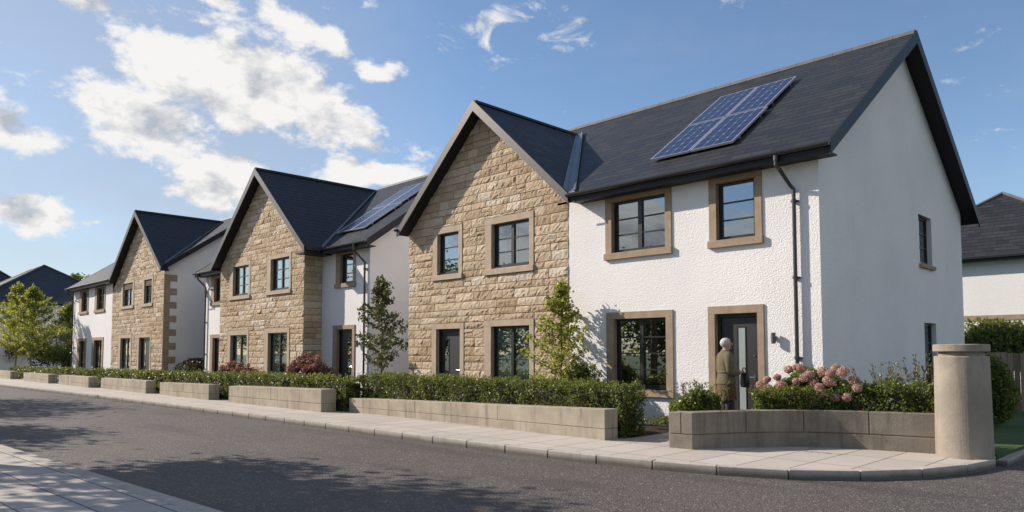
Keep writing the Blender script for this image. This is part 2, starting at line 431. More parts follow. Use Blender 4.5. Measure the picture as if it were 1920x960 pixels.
def stones(mb, F, u0, u1, v0, v1, holes, vmax, r, seed=1, mi=1, long=.46):
    """rock-faced ashlar blocks in courses, each block its own rough relief"""
    rg = np.random.default_rng(seed)
    z = v0
    gap = .015
    while z < v1:
        hgt = rg.choice([.18, .22, .25, .25])
        z1 = min(z + hgt, v1)
        if z1 - z < .06: break
        # free spans
        spans = [(u0, u1)]
        for h in holes:
            if h[2] < z1 - .02 and h[3] > z + .02:
                ns = []
                for a, b in spans:
                    if h[1] <= a or h[0] >= b: ns.append((a, b)); continue
                    if h[0] - a > .04: ns.append((a, h[0]))
                    if b - h[1] > .04: ns.append((h[1], b))
                spans = ns
        jobs = [(a, b, z, z1) for a, b in spans]
        for h in holes:
            if z + .0 < h[3] < z1 - .03 and h[3] > z + .02: jobs.append((h[0], h[1], h[3], z1))
            if z + .03 < h[2] < z1 and h[2] < z1 - .02: jobs.append((h[0], h[1], z, h[2]))
        for a, b, zA, zB in jobs:
            x = a
            while x < b - 1e-3:
                L = rg.uniform(.6, 1.75) * long
                if b - (x + L) < .16: L = b - x
                xa, xb = x + gap / 2, x + L - gap / 2
                x += L
                if min(vmax(xa), vmax(xb)) < z + .03 and max(vmax(xa), vmax(xb)) < z + .06: continue
                subs = [(zA + gap / 2, zB - gap / 2)]
                if zB - zA > .22 and L < .4 and rg.random() < .3:
                    m = (zA + zB) / 2; subs = [(zA + gap / 2, m - gap / 2), (m + gap / 2, zB - gap / 2)]
                for za, zb in subs: block(mb, F, xa, xb, za, zb, vmax, rg, mi)
        z = z1

def block(mb, F, xa, xb, za, zb, vmax, rg, mi):
    nx = max(3, int((xb - xa) / .065)); nz = max(3, int((zb - za) / .055))
    us = np.linspace(xa, xb, nx + 1); vs = np.linspace(za, zb, nz + 1)
    proud = rg.uniform(.014, .030); tilt = rg.normal(0, .006, 2)
    V = []
    for j, v in enumerate(vs):
        for i, u in enumerate(us):
            edge = i in (0, nx) or j in (0, nz)
            fu, fv = (u - xa) / (xb - xa) - .5, (v - za) / (zb - za) - .5
            w = proud * (1 - 1.2 * (abs(fu) ** 7 * 18 + abs(fv) ** 7 * 18)) + tilt[0] * fu * 2 + tilt[1] * fv * 2 + rg.normal(0, .0066)
            if edge: w = min(w, .010 + rg.uniform(0, .008))
            else: u += rg.normal(0, .006); v += rg.normal(0, .006)
            V.append(F(u, min(v, vmax(u)), max(w, .002)))
    # skirt down to the mortar bed
    fs = [(j * (nx + 1) + i, j * (nx + 1) + i + 1, (j + 1) * (nx + 1) + i + 1, (j + 1) * (nx + 1) + i) for j in range(nz) for i in range(nx)]
    k = len(V)
    ring = [i for i in range(nx + 1)] + [j * (nx + 1) + nx for j in range(1, nz + 1)] + [nz * (nx + 1) + i for i in range(nx - 1, -1, -1)] + [j * (nx + 1) for j in range(nz - 1, 0, -1)]
    for q in ring:
        i, j = q % (nx + 1), q // (nx + 1)
        V.append(F(us[i], min(vs[j], vmax(us[i])), -.022))
    m = len(ring)
    fs += [(ring[(t + 1) % m], ring[t], k + t, k + (t + 1) % m) for t in range(m)]
    mb.mesh(V, fs, mi, float(np.clip(rg.normal(.5, .34), 0, 1)))

# ------------------------------------------------------------------ windows and doors
def surround_mesh(F, o, op, proud=.03, depth=.15, bottom=True):
    mb = MB(); u0, u1, v0, v1 = o; a, b, c, d = op
    mb.boxF(F, u0, a, v0 if not bottom else v0 + .0, d, -depth, proud)
    mb.boxF(F, b, u1, v0 if not bottom else v0 + .0, d, -depth, proud)
    mb.boxF(F, u0, u1, d, v1, -depth, proud + .002)
    return mb
def add_window(par, F, o, op, cols=2, rows=3, curtain=None, stone=True, sill_h=.15, depth=.15, ds='dressed_stone'):
    """o: outer box of the surround incl. sill, op: opening"""
    u0, u1, v0, v1 = o; a, b, c, d = op
    f = MB(); t = .055; w0, w1 = -depth, -depth + .06
    f.boxF(F, a, a + t, c, d, w0, w1); f.boxF(F, b - t, b, c, d, w0, w1)
    f.boxF(F, a + t, b - t, d - t, d, w0, w1); f.boxF(F, a + t, b - t, c, c + t + .02, w0, w1)
    f.boxF(F, a - .01, b + .01, c - .02, c + .012, w0 + .02, -.02)       # black sub-sill
    cw = (b - a) / cols
    if cols == 2:
        m = (a + b) / 2; f.boxF(F, m - .045, m + .045, c + t, d - t, w0, w1 + .004)
    for k in range(1, rows):
        z = c + t + (d - c - 2 * t) * k / rows
        for q in range(cols):
            ua = a + t if q == 0 else (a + b) / 2 + .045; ub = b - t if q == cols - 1 else (a + b) / 2 - .045
            f.boxF(F, ua, ub, z - .014, z + .014, w0 + .012, w1 - .006)
    # casement inner lips
    for q in range(cols):
        ua = a + t if q == 0 else (a + b) / 2 + .045; ub = b - t if q == cols - 1 else (a + b) / 2 - .045
        for x0, x1 in ((ua, ua + .025), (ub - .025, ub)): f.boxF(F, x0, x1, c + t + .02, d - t, w0 + .008, w1 - .012)
    fr = f.build('window', 'frame_black', par)
    g = MB(); g.boxF(F, a + .01, b - .01, c + .01, d - .01, w0 + .022, w0 + .03)
    g.build('pane', 'clear_pane' if curtain else 'pane_glass', fr)
    if stone:
        s = surround_mesh(F, (u0, u1, v0 + sill_h, v1), op, .03, depth)
        s.build('surround', ds, fr, bevel=.006)
        sl = MB(); sl.boxF(F, u0 - .02, u1 + .02, v0, v0 + sill_h, -depth, .075)
        if c - (v0 + sill_h) > .005: sl.boxF(F, a, b, v0 + sill_h, c - .022, -depth, .02)
        sl.build('sill', ds, fr, bevel=.006)
    if curtain:
        cb = MB(); n = 60; ranges = [(a, b)] if curtain == 'net' else [(a, a + (b - a) * .42), (b - (b - a) * .40, b)]
        for ra, rb in ranges:
            for k in range(n):
                x0 = ra + (rb - ra) * k / n; x1 = ra + (rb - ra) * (k + 1) / n
                y0 = -.205 + .03 * math.sin(x0 * 41) + .012 * math.sin(x0 * 97); y1 = -.205 + .03 * math.sin(x1 * 41) + .012 * math.sin(x1 * 97)
                cb.face([F(x0, c - .05, y0), F(x1, c - .05, y1), F(x1, d + .05, y1), F(x0, d + .05, y0)])
        cb.build('curtain', 'curtain', fr, smooth=True)
    return fr
def add_door(par, F, o, op, style='strip', depth=.17, ds='dressed_stone'):
    u0, u1, v0, v1 = o; a, b, c, d = op
    dm = MB(); w0 = -depth
    dm.boxF(F, a + .07, b - .07, c + .03, d - .075, w0, w0 + .045)
    w = b - a - .14
    dr = dm.build('door', 'door_grey', par, bevel=.004)
    fm = MB()
    fm.boxF(F, a, a + .065, c, d, w0 - .01, w0 + .08); fm.boxF(F, b - .065, b, c, d, w0 - .01, w0 + .08)
    fm.boxF(F, a + .065, b - .065, d - .07, d, w0 - .01, w0 + .08); fm.boxF(F, a, b, c - .03, c + .025, w0 - .01, -.01)
    fm.build('door_frame', 'frame_black', dr)
    s = surround_mesh(F, (u0, u1, v0, v1), (a, b, c, d), .03, depth, False); s.build('surround', ds, dr, bevel=.006)
    if style == 'strip': g0, g1, gz = a + .07 + w * .47, a + .07 + w * .66, c + .32
    elif style == 'left': g0, g1, gz = a + .07 + w * .18, a + .07 + w * .36, c + .42
    else: g0, g1, gz = a + .07 + w * .52, a + .07 + w * .78, c + .75
    gf = MB()
    for x0, x1, z0, z1 in ((g0 - .022, g0, gz - .022, d - .26), (g1, g1 + .022, gz - .022, d - .26), (g0, g1, gz - .022, gz), (g0, g1, d - .282, d - .26)):
        gf.boxF(F, x0, x1, z0, z1, w0 + .04, w0 + .053)
    gf.build('glazing_bead', 'frame_black', dr)
    gp = MB(); gp.boxF(F, g0, g1, gz, d - .282, w0 + .04, w0 + .0475); gp.build('door_pane', 'frosted_pane' if style == 'strip' else 'pane_glass', dr)
    h = MB(); hx = b - .07 - .1 if style == 'strip' else b - .07 - .09
    h.tube([F(hx + .03, c + 1.02, w0 + .045), F(hx + .03, c + 1.02, w0 + .10), F(hx - .1, c + 1.02, w0 + .105)], .012, 8)
    h.boxF(F, hx + .012, hx + .048, c + .92, c + 1.08, w0 + .045, w0 + .052)
    h.build('door_handle', 'steel', dr)
    for zz in (c + .86, c + 1.45):
        h = MB(); h.tube([F(hx + .03, zz, w0 + .045), F(hx + .03, zz, w0 + .062)], .018, 10); h.build('door_lock', 'steel', dr)
    return dr

# ------------------------------------------------------------------ roofs
def slab(mb, poly, t, uv, mi_top=0, mi_side=1):
    top = [Vector(p) for p in poly]; n = len(top)
    nrm = (top[1] - top[0]).cross(top[2] - top[0])
    if nrm.z < 0: top = top[::-1]; uv = uv[::-1]
    bot = [p - Vector((0, 0, t)) for p in top]
    mb.face(top, mi_top, uv)
    mb.face(bot[::-1], mi_side)
    for i in range(n):
        j = (i + 1) % n; mb.face([bot[i], bot[j], top[j], top[i]], mi_side)

def house(sp):
    H = thing('house', sp['label'], 'house', ((sp['X0'] + sp['X1']) / 2, sp['Yw'], 0), 'stone gabled houses in a row along the street')
    X0, X1, Yw, Ye, ze, zr, Yr = (sp[k] for k in ('X0', 'X1', 'Yw', 'Ye', 'ze', 'zr', 'Yr'))
    s = (zr - ze) / (Yr - Ye); t = .15
    Yb = 2 * Yr - Yw; Yeb = 2 * Yr - Ye
    xc, hw, gz, Yf, Yg = (sp[k] for k in ('xc', 'hw', 'gz', 'Yf', 'Yg')); gx0, gx1 = sp['gx']
    gs = (gz - ze) / hw
    xl, xr = X0 - sp['vl'], X1 + sp['vr']
    zw = ze - t + s * (Yw - Ye)
    holes_white = [(w['o'][0] + .03, w['o'][1] - .03, w['o'][2] + .03, w['o'][3] - .03) for w in sp['white']]
    holes_stone = [(w['o'][0] + .03, w['o'][1] - .03, w['o'][2] + .03, w['o'][3] - .03) for w in sp['stone']]
    FW, FS, FX = front_frame(Yw), front_frame(Yg), side_frame(X1)
    # rendered walls
    wl = MB()
    for a, b in ((X0, gx0), (gx1, X1)):
        if b - a > .05: sheet(wl, FW, a, b, -.1, zw, [h for h in holes_white if a < (h[0] + h[1]) / 2 < b])
    hs = [(w['op'][0], w['op'][1], w['op'][2], w['op'][3]) for w in sp.get('side', [])]
    sheet(wl, FX, Yw, Yb, -.1, zw, hs)
    apex = zr - t - .01
    wl.face([FX(Yw, zw, 0), FX(Yb, zw, 0), FX(Yr, apex, 0)])
    for op in hs:
        a, b, c, d = op
        for p in (((a, c), (a, d)), ((b, d), (b, c)), ((a, d), (b, d)), ((b, c), (a, c))):
            wl.face([FX(*p[0], 0), FX(*p[1], 0), FX(*p[1], -.22), FX(*p[0], -.22)])
    wl.face([(X0, Yb, -.1), (X0, Yw, -.1), (X0, Yw, zw), (X0, Yr, apex), (X0, Yb, zw)])
    wl.face([(X1, Yb, -.1), (X0, Yb, -.1), (X0, Yb, zw), (X1, Yb, zw)])
    wl.build('wall', 'roughcast', H)
    # stone gable wall
    vtop = lambda x: gz - t - .012 - gs * abs(x - xc)
    st = MB()
    zz = vtop(gx0) if abs(gx0 - xc) > abs(gx1 - xc) else vtop(gx1)
    FSb = lambda u, v, w: FS(u, v, w - .018)
    sheet(st, FSb, gx0, gx1, -.1, zz, holes_stone)
    st.face([FSb(gx0, zz, 0), FSb(gx1, zz, 0), FSb(min(gx1, xc + (gz - t - .012 - zz) / gs), zz, 0), FSb(xc, gz - t - .012, 0), FSb(gx0, vtop(gx0), 0)][0:2] + ([FSb(gx1, vtop(gx1), 0)] if vtop(gx1) > zz + .01 else []) + [FSb(xc, gz - t - .012, 0)] + ([FSb(gx0, vtop(gx0), 0)] if vtop(gx0) > zz + .01 else []))
    full = [w['o'] for w in sp['stone']]
    full = [(a - .004, b + .004, c - .004, d + .004) for a, b, c, d in full]
    stones(st, FS, gx0, gx1, 0.0, gz - t, full, vtop, 1, sp['seed'])
    if Yg < Yw - .1:
        for X, fr in ((gx1, lambda u, v, w: (gx1 + w, u, v)), (gx0, lambda u, v, w: (gx0 - w, Yg + Yw - u, v))):
            sheet(st, (lambda fr: lambda u, v, w: fr(u, v, w - .018))(fr), Yg, Yw, -.1, ze + .3, [])
            stones(st, fr, Yg, Yw, 0.0, ze + .05, [], lambda q: 99, 1, sp['seed'] + 5)
    st.build('stone_wall', ['mortar', 'rock_stone'], H)
    # interior
    inn = MB(); inn.box(X0 + .3, X1 - .3, Yw + 3.0, Yw + 3.15, 0, zw - .1); inn.box(X0 + .3, X1 - .3, Yw + .25, Yb - .2, 2.75, 2.98)
    inn.build('interior_wall', 'plaster', H)
    # roofs
    L = math.hypot(1, s)
    def mp(x, z): y = Ye + (z - ze) / s; return (x, y, z)
    def muv(p): return (p[0], (p[2] - ze) / s * L)
    rf = MB()
    polyR = [mp(xc + hw, ze), mp(xr, ze), mp(xr, zr), mp(xc, zr), mp(xc, gz)] if xr > xc + hw + .02 else [mp(xr, ze + (gz - ze) * max(0, (xc + hw - xr)) / hw), mp(xr, zr), mp(xc, zr), mp(xc, gz)]
    polyL = [mp(xc, gz), mp(xc, zr), mp(xl, zr), mp(xl, ze), mp(xc - hw, ze)] if xl < xc - hw - .02 else [mp(xc, gz), mp(xc, zr), mp(xl, zr), mp(xl, ze + (gz - ze) * max(0, (xl - (xc - hw))) / hw)]
    for P in (polyR, polyL): slab(rf, P, t, [muv(p) for p in P])
    P = [(xl, Yeb, ze), (xr, Yeb, ze), (xr, Yr, zr), (xl, Yr, zr)]; slab(rf, P, t, [(-p[0], (p[2] - ze) / s * L) for p in P])
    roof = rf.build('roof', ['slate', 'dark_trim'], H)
    gr = MB(); GL = math.hypot(1, gs)
    for sg in (1, -1):
        P = [(xc, Yf, gz), (xc + sg * hw, Yf, ze), (xc + sg * hw, Ye, ze), mp(xc, gz)]
        slab(gr, P, t, [(p[1] * sg, (p[2] - ze) / gs * GL) for p in P])
    groof = gr.build('gable_roof', ['slate', 'dark_trim'], H)
    # ridge caps
    rc = MB()
    def cap(mb, p, q, w=.13, h=.035):
        p, q = Vector(p), Vector(q); d = (q - p).normalized(); n = Vector((-d.y, d.x, 0)).normalized()
        prof = [(-w, -w * .75), (-w * .5, h * .2), (0, h), (w * .5, h * .2), (w, -w * .75)]
        prof = [(a, b + .02) for a, b in prof]
        V = [c + n * a + Vector((0, 0, b)) for c in (p, q) for a, b in prof]
        mb.mesh(V, [(i, i + 1, 6 + i, 5 + i) for i in range(4)] + [(4, 0, 5, 9), (4, 3, 2, 1, 0), (5, 6, 7, 8, 9)])
    k = int((xr - xl) / .46)
    for i in range(k): cap(rc, (xl + (xr - xl) * i / k + .004, Yr, zr), (xl + (xr - xl) * (i + 1) / k - .004, Yr, zr))
    rc.build('ridge_cap', 'ridge_clay', roof)
    rc = MB(); ye = mp(xc, gz)[1]; k = int((ye - Yf) / .46)
    for i in range(k): cap(rc, (xc, Yf + (ye - .05 - Yf) * i / k + .004, gz), (xc, Yf + (ye - .05 - Yf) * (i + 1) / k - .004, gz), .11)
    rc.build('ridge_cap', 'dark_trim', groof)
    # valley flashings
    for sg in (1, -1):
        xe = xc + sg * hw
        zlow = ze
        if sg == 1 and xe > xr: zlow = ze + (gz - ze) * (xe - xr) / hw
        if sg == -1 and xe < xl: zlow = ze + (gz - ze) * (xl - xe) / hw
        xlow = xc + sg * hw * (gz - zlow) / (gz - ze)
        a = Vector(mp(xlow, zlow)); b = Vector(mp(xc, gz)); w = sp.get('flash', .10); up = Vector((0, 0, .016))
        vf = MB()
        m1 = Vector((sg * w, 0, 0))                                   # along the main slope
        ww = w
        m2 = Vector((-sg * ww / GL, 0, ww * gs / GL)) + Vector((0, -ww * .0, 0))
        b2 = b - Vector((0, .06, .0))
        vf.prism([a + up, b2 + up, b2 + up + m1, a + up + m1], (0, 0, .012))
        vf.prism([a + up * 1.5, a + up * 1.5 + m2, b2 + up * 1.5 + m2 * .2, b2 + up * 1.5], (0, 0, .012))
        if sp.get('rim'): vf.tube([a + up + m1 + Vector((0, 0, .03)), b2 + up + m1 + Vector((0, 0, .03))], .028, 6)
        vf.build('valley_flashing', 'lead', groof)
    # barge boards on the front gable
    bh = .24
    for sg in (1, -1):
        bb = MB()
        p0 = Vector((xc, Yf, gz + .02)); p1 = Vector((xc + sg * (hw + .02), Yf, ze - .0))
        bb.prism([p0, p1, p1 - Vector((0, 0, bh)), p0 - Vector((0, 0, bh * 1.25))], (0, -.03, 0))
        bb.build('bargeboard', 'barge_grey', groof)
    for sg in (1, -1):
        sf = MB()
        p0 = Vector((xc, Yf, gz - t - .03)); p1 = Vector((xc + sg * hw, Yf, ze - t - .03))
        d = Vector((0, Yg - Yf, 0))
        sf.prism([p0, p1, p1 + d, p0 + d], (0, 0, .02))
        # horizontal return at the feet of the gable
        x0, x1 = (xc + sg * hw, gx1) if sg == 1 else (gx0, xc - hw)
        a, b = min(x0, x1), max(x0, x1)
        if b - a > .03: sf.box(a, b, Yf + .005, (Ye if Yg > Yw - .1 else Yw) - .005, ze - t - .09, ze - t - .035)
        sf.build('soffit', 'dark_trim', groof)
    # barge boards on the end gables
    for x, sg in ((xr, 1), (xl, -1)):
        for yy in (Ye, Yeb):
            bb = MB()
            z_low = ze; y_low = yy
            if yy == Ye:
                xe = xc + sg * hw
                if sg * (xe - x) > 0: z_low = ze + (gz - ze) * (sg * (xe - x)) / hw; y_low = mp(0, z_low)[1]
            p0 = Vector((x, Yr, zr + .02)); p1 = Vector((x, y_low, z_low + .02))
            bb.prism([p0, p1, p1 - Vector((0, 0, .27)), p0 - Vector((0, 0, .30))], (sg * .03, 0, 0))
            bb.build('bargeboard', 'dark_trim', roof)
    # eaves: soffit box, fascia, gutter
    spans = []
    if xr > xc + hw + .1: spans.append((xc + hw + .02, xr))
    if xl < xc - hw - .1: spans.append((xl, xc - hw - .02))
    for a, b in spans:
        ev = MB(); gt = MB()
        ev.box(a, b, Ye + .012, Ye + .035, ze - .22, ze - .03)
        ev.box(a + .02, b - .02, Ye + .035, Yw + .01, ze - .20, ze - .17)
        n = 9
        prof = [(Ye - .055 + .062 * math.cos(math.pi + math.pi * k / n), ze - .035 + .068 * math.sin(math.pi + math.pi * k / n)) for k in range(n + 1)]
        inner = [(y * .92 + (Ye - .055) * .08, z + .006) for y, z in prof[::-1]]
        P = [(a - .02, y, z) for y, z in prof + inner]
        nn = len(P); V = P + [(b + .02, y, z) for _, y, z in P]
        gt.mesh(V, [(i, (i + 1) % nn, nn + (i + 1) % nn, nn + i) for i in range(nn)] + [tuple(range(nn))[::-1], tuple(range(nn, 2 * nn))])
        for xe in (a - .02, b + .015):
            gt.mesh([(xe, y, z) for y, z in prof] + [(xe + .005, y, z) for y, z in prof], [tuple(range(n + 1)), tuple(range(2 * n + 1, n, -1))])
        ev.build('fascia', 'dark_trim', roof); gt.build('gutter', 'gutter_metal', roof)
    # little eaves of a projecting gable
    if Yg < Yw - .1:
        for sg in (1, -1):
            ev = MB()
            x = xc + sg * hw; xa, xb = sorted((x, x + sg * .07)); ev.box(xa, xb, Yf + .04, Ye - .02, ze - .14, ze - .01)
            ev.build('gutter', 'gutter_metal', groof)
    # downpipes
    for x, xo in sp['pipes']:
        d = MB(); yo, yw = Ye - .055, Yw - .075
        d.tube([(x, yo, ze - .06), (x, yo, ze - .28), (x + xo * .3, yo + .04, ze - .36), (x + xo * .7, yw - .05, ze - .62), (x + xo, yw, ze - .70), (x + xo, yw, ze - .9), (x + xo, yw, .05)], .036, 12)
        d.tube([(x, yo, ze - .1), (x, yo, ze - .2)], .046, 12)
        for z in (ze - .95, ze - 2.4, ze - 3.9):
            d.tube([(x + xo, yw, z), (x + xo, yw, z + .06)], .046, 12); d.box(x + xo - .07, x + xo + .07, yw + .02, Yw + .0, z + .015, z + .045)
        d.build('downpipe', 'gutter_metal', H, smooth=False)
    # openings
    for w in sp['white']: opening(H, FW, w)
    for w in sp['stone']: opening(H, FS, w, 'pale_dressed_stone')
    for w in sp.get('side', []):
        a, b, c, d = w['op']
        fr = add_window(H, FX, w['op'], w['op'], 1, 3, None, False, depth=.17)
        sl = MB(); sl.boxF(FX, a - .05, b + .06, c - .12, c - .025, -.15, .07); sl.build('sill', 'dressed_stone', fr, bevel=.005)
    for x, z0, z1 in sp.get('lamps', []):
        l = MB(); l.boxF(FW, x - .02, x + .02, (z0 + z1) / 2 - .04, (z0 + z1) / 2 + .04, 0, .05)
        c = 14; V = []; r = .043
        prof = [(r * .9, z0), (r, z0 + .006), (r, z1 - .006), (r * .9, z1)]
        l.lathe(prof, x, Yw - .088, 20); l.build('wall_lamp', 'lamp_metal', H)
    # solar panels
    for pn in sp.get('panels', []):
        solar(roof_parent=H, pn=pn, Ye=Ye, ze=ze, s=s)
    # quoins on the right corner
    if sp.get('quoins'):
        q = MB(); z = .02; k = 0
        while z < ze - .35:
            wd = .60 if k % 2 else .27
            q.boxF(FX, Yw - .03, Yw + wd, z + .004, z + .336, -.05, .022 + .004 * (k % 2)); z += .34; k += 1
        q.build('quoin', 'dressed_stone', H, bevel=.012)
    return H

def opening(H, F, w, ds='dressed_stone'):
    k = w.get('kind', 'window')
    if k == 'door': add_door(H, F, w['o'], w['op'], w.get('style', 'strip'), ds=ds)
    else: add_window(H, F, w['o'], w['op'], w.get('cols', 2), w.get('rows', 3), w.get('curtain'), ds=ds)

def solar(roof_parent, pn, Ye, ze, s):
    x0, x1, ya, yb = pn
    L = math.hypot(1, s); n = Vector((0, -s, 1)) / L; up = Vector((0, 1, s)) / L
    o = Vector((x0, ya, ze + s * (ya - Ye))) + n * .06
    w = x1 - x0; l = (yb - ya) * L
    F = lambda u, v, q: o + Vector((1, 0, 0)) * u + up * v + n * q
    f = MB(); t = .035
    f.boxF(F, 0, t, 0, l, 0, .045); f.boxF(F, w - t, w, 0, l, 0, .045); f.boxF(F, t, w - t, 0, t, 0, .045); f.boxF(F, t, w - t, l - t, l, 0, .045)
    for v in (.2 * l, .8 * l): f.boxF(F, .02, w - .02, v - .02, v + .02, -.06, -.003)
    c = MB(); c.face([F(t, t, .038), F(w - t, t, .038), F(w - t, l - t, .038), F(t, l - t, .038)], 0, [(0, 0), (1, 0), (1, 1), (0, 1)])
    c.face([F(t, t, .01), F(t, l - t, .01), F(w - t, l - t, .01), F(w - t, t, .01)], 0, [(0.02, 0.02)] * 4)
    p = c.build('solar_panel', 'solar_cells', roof_parent)
    f.build('frame', 'silver', p)
    return p

W = lambda o, op, cols=2, rows=3, curtain=None: dict(o=o, op=op, cols=cols, rows=rows, curtain=curtain)
D = lambda o, op, style='strip': dict(o=o, op=op, kind='door', style=style)

house(dict(label='large white and stone house with a person at its dark front door', X0=-17.84, X1=-5.35, Yw=13.33, Ye=12.93, ze=5.33, zr=9.0, Yr=18.2,
    xc=-14.46, hw=3.37, gz=8.42, Yf=12.92, Yg=13.33, gx=(-17.84, -11.42), vl=.1, vr=.36, seed=11, flash=.22, rim=True,
    white=[W((-10.28, -8.5, 3.69, 5.2), (-10.1, -8.66, 3.845, 5.03)), W((-7.6, -6.45, 3.69, 5.2), (-7.43, -6.6, 3.845, 5.02), 1),
           W((-10.27, -8.49, .60, 2.48), (-10.06, -8.67, .77, 2.32), 2, 4), D((-7.66, -6.45, 0, 2.5), (-7.5, -6.59, .05, 2.34))],
    stone=[W((-16.66, -15.34, 3.66, 5.2), (-16.45, -15.5, 3.84, 5.02), 1), W((-14.39, -12.57, 3.65, 5.2), (-14.14, -12.73, 3.84, 5.02)),
           D((-16.68, -15.26, 0, 2.4), (-16.48, -15.43, .05, 2.24), 'left'), W((-14.42, -12.57, .35, 2.43), (-14.15, -12.73, .5, 2.26), 2, 4, 'net')],
    side=[dict(op=(19.24, 20.28, 3.74, 4.93)), dict(op=(19.45, 20.42, .9, 2.29))],
    pipes=[(-5.95, .16)], lamps=[(-6.24, 1.73, 1.94)],
    panels=[(-9.22, -8.23, 13.66, 15.28), (-8.20, -7.2, 13.66, 15.28), (-9.25, -8.24, 15.32, 16.95), (-8.21, -7.25, 15.32, 16.95)]))
house(dict(label='middle house whose stone gable projects between two narrow white walls', X0=-34.9, X1=-20.97, Yw=14.0, Ye=13.6, ze=5.38, zr=9.1, Yr=18.9,
    xc=-27.48, hw=4.04, gz=8.93, Yf=12.87, Yg=13.27, gx=(-31.45, -24.12), vl=.35, vr=.36, seed=23,
    white=[W((-34.2, -32.9, 3.77, 5.22), (-33.85, -33.1, 3.94, 5.05), 1), D((-34.2, -32.9, 0, 2.42), (-33.9, -33.1, .05, 2.25)),
           W((-23.14, -21.84, 3.9, 5.25), (-22.85, -22.0, 4.05, 5.1), 1), D((-23.29, -21.84, 0, 2.55), (-23.02, -22.0, .05, 2.4), 'wide')],
    stone=[W((-30.48, -28.5, 3.8, 5.36), (-30.16, -28.68, 3.98, 5.2), 2, 3, 'net'), W((-27.07, -25.09, 3.82, 5.38), (-26.74, -25.25, 4.0, 5.22), 2, 3, 'net'),
           W((-30.59, -28.56, .55, 2.5), (-30.29, -28.72, .72, 2.3), 2, 3, 'pair'), W((-27.17, -25.14, .55, 2.52), (-26.86, -25.32, .72, 2.33), 2, 4, 'pair')],
    pipes=[(-21.28, .1), (-34.75, .05)], lamps=[(-21.58, 1.76, 1.99)],
    panels=[(-23.85, -22.9, 14.46, 16.08), (-22.87, -21.95, 14.46, 16.08), (-23.98, -23.0, 16.12, 17.75), (-22.97, -22.05, 16.12, 17.75)]))
house(dict(label='farthest of the three stone gabled houses, with toothed quoins on its right corner', X0=-53.65, X1=-37.45, Yw=13.0, Ye=12.6, ze=5.74, zr=9.45, Yr=17.9,
    xc=-40.9, hw=4.05, gz=9.07, Yf=12.6, Yg=13.0, gx=(-45.6, -37.45), vl=.3, vr=.36, seed=37,
    white=[W((-52.3, -50.35, 4.0, 5.6), (-51.8, -50.55, 4.16, 5.45)), W((-49.0, -46.95, 3.98, 5.6), (-48.56, -47.15, 4.16, 5.45)),
           W((-52.5, -50.55, .1, 2.48), (-52.0, -50.75, .25, 2.3), 2, 3), W((-49.3, -47.06, .1, 2.5), (-48.87, -47.3, .25, 2.32), 2, 3)],
    stone=[W((-44.09, -41.9, 3.97, 5.52), (-43.72, -42.1, 4.12, 5.38), 2, 3, 'net'), W((-40.6, -39.0, 3.96, 5.48), (-40.3, -39.18, 4.13, 5.36), 2, 3, 'net'),
           W((-44.28, -42.05, .5, 2.56), (-43.89, -42.25, .68, 2.37), 2, 3, 'pair'), D((-41.12, -39.1, 0, 2.52), (-40.87, -39.25, .05, 2.36), 'left')],
    pipes=[(-53.45, -.1)], quoins=True))

# ------------------------------------------------------------------ houses beyond the row
def hip_house(label, x0, x1, y0, y1, ze, zr, ov=.4, band=False):
    H = thing('house', label, 'house', ((x0 + x1) / 2, y0, 0))
    w = MB()
    for a, b in (((x0, y0), (x1, y0)), ((x1, y0), (x1, y1)), ((x1, y1), (x0, y1)), ((x0, y1), (x0, y0))):
        w.face([(*a, -.1), (*b, -.1), (*b, ze), (*a, ze)])
    w.build('wall', 'roughcast', H)
    X0, X1, Y0, Y1 = x0 - ov, x1 + ov, y0 - ov, y1 + ov
    hw = min(X1 - X0, Y1 - Y0) / 2
    if X1 - X0 > Y1 - Y0: r0, r1 = (X0 + hw, (Y0 + Y1) / 2, zr), (X1 - hw, (Y0 + Y1) / 2, zr)
    else: r0, r1 = ((X0 + X1) / 2, Y0 + hw * .72, zr), ((X0 + X1) / 2, Y1 - hw * .72, zr)
    c = [(X0, Y0, ze), (X1, Y0, ze), (X1, Y1, ze), (X0, Y1, ze)]
    faces = ([c[0], c[1], r1, r0], [c[1], c[2], r1], [c[2], c[3], r0, r1], [c[3], c[0], r0]) if X1 - X0 > Y1 - Y0 else ([c[0], c[1], r0], [c[1], c[2], r1, r0], [c[2], c[3], r1], [c[3], c[0], r0, r1])
    r = MB()
    for P in faces:
        A = Vector(P[0]); e = (Vector(P[1]) - A).normalized(); n = e.cross(Vector(P[2]) - A).normalized(); v = n.cross(e)
        r.face(P, 0, [((Vector(p) - A).dot(e), (Vector(p) - A).dot(v)) for p in P])
    r.box(X0 + .003, X1 - .003, Y0 + .003, Y1 - .003, ze - .2, ze - .004, 1)
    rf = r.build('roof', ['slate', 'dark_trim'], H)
    h = MB()
    for a, b in ((r0, r1), (c[0], r0), (c[3], r0), (c[1], r1), (c[2], r1)) if X1 - X0 > Y1 - Y0 else ((r0, r1), (c[0], r0), (c[1], r0), (c[2], r1), (c[3], r1)):
        h.tube([a, b], .07, 6)
    h.build('hip_tile', 'ridge_clay', rf)
    g = MB(); g.tube([(X0, Y0 - .05, ze - .05), (X1 + .05, Y0 - .05, ze - .05), (X1 + .05, Y1, ze - .05)], .06, 8); g.build('gutter', 'gutter_metal', rf)
    if band:
        b = MB(); b.box(x0, x1 + .02, y0 - .03, y0 + .1, 2.83, 3.03); b.build('string_course', 'dressed_stone', H)
    return H
hip_house('white hip roofed house behind the wooden fence and tall bush', -11.2, -2.4, 33.2, 44, 5.35, 8.35, band=True)
hip_house('pale hip roofed house at the far left end of the row, behind trees', -81, -66, 9.7, 20.2, 5.5, 9.0)
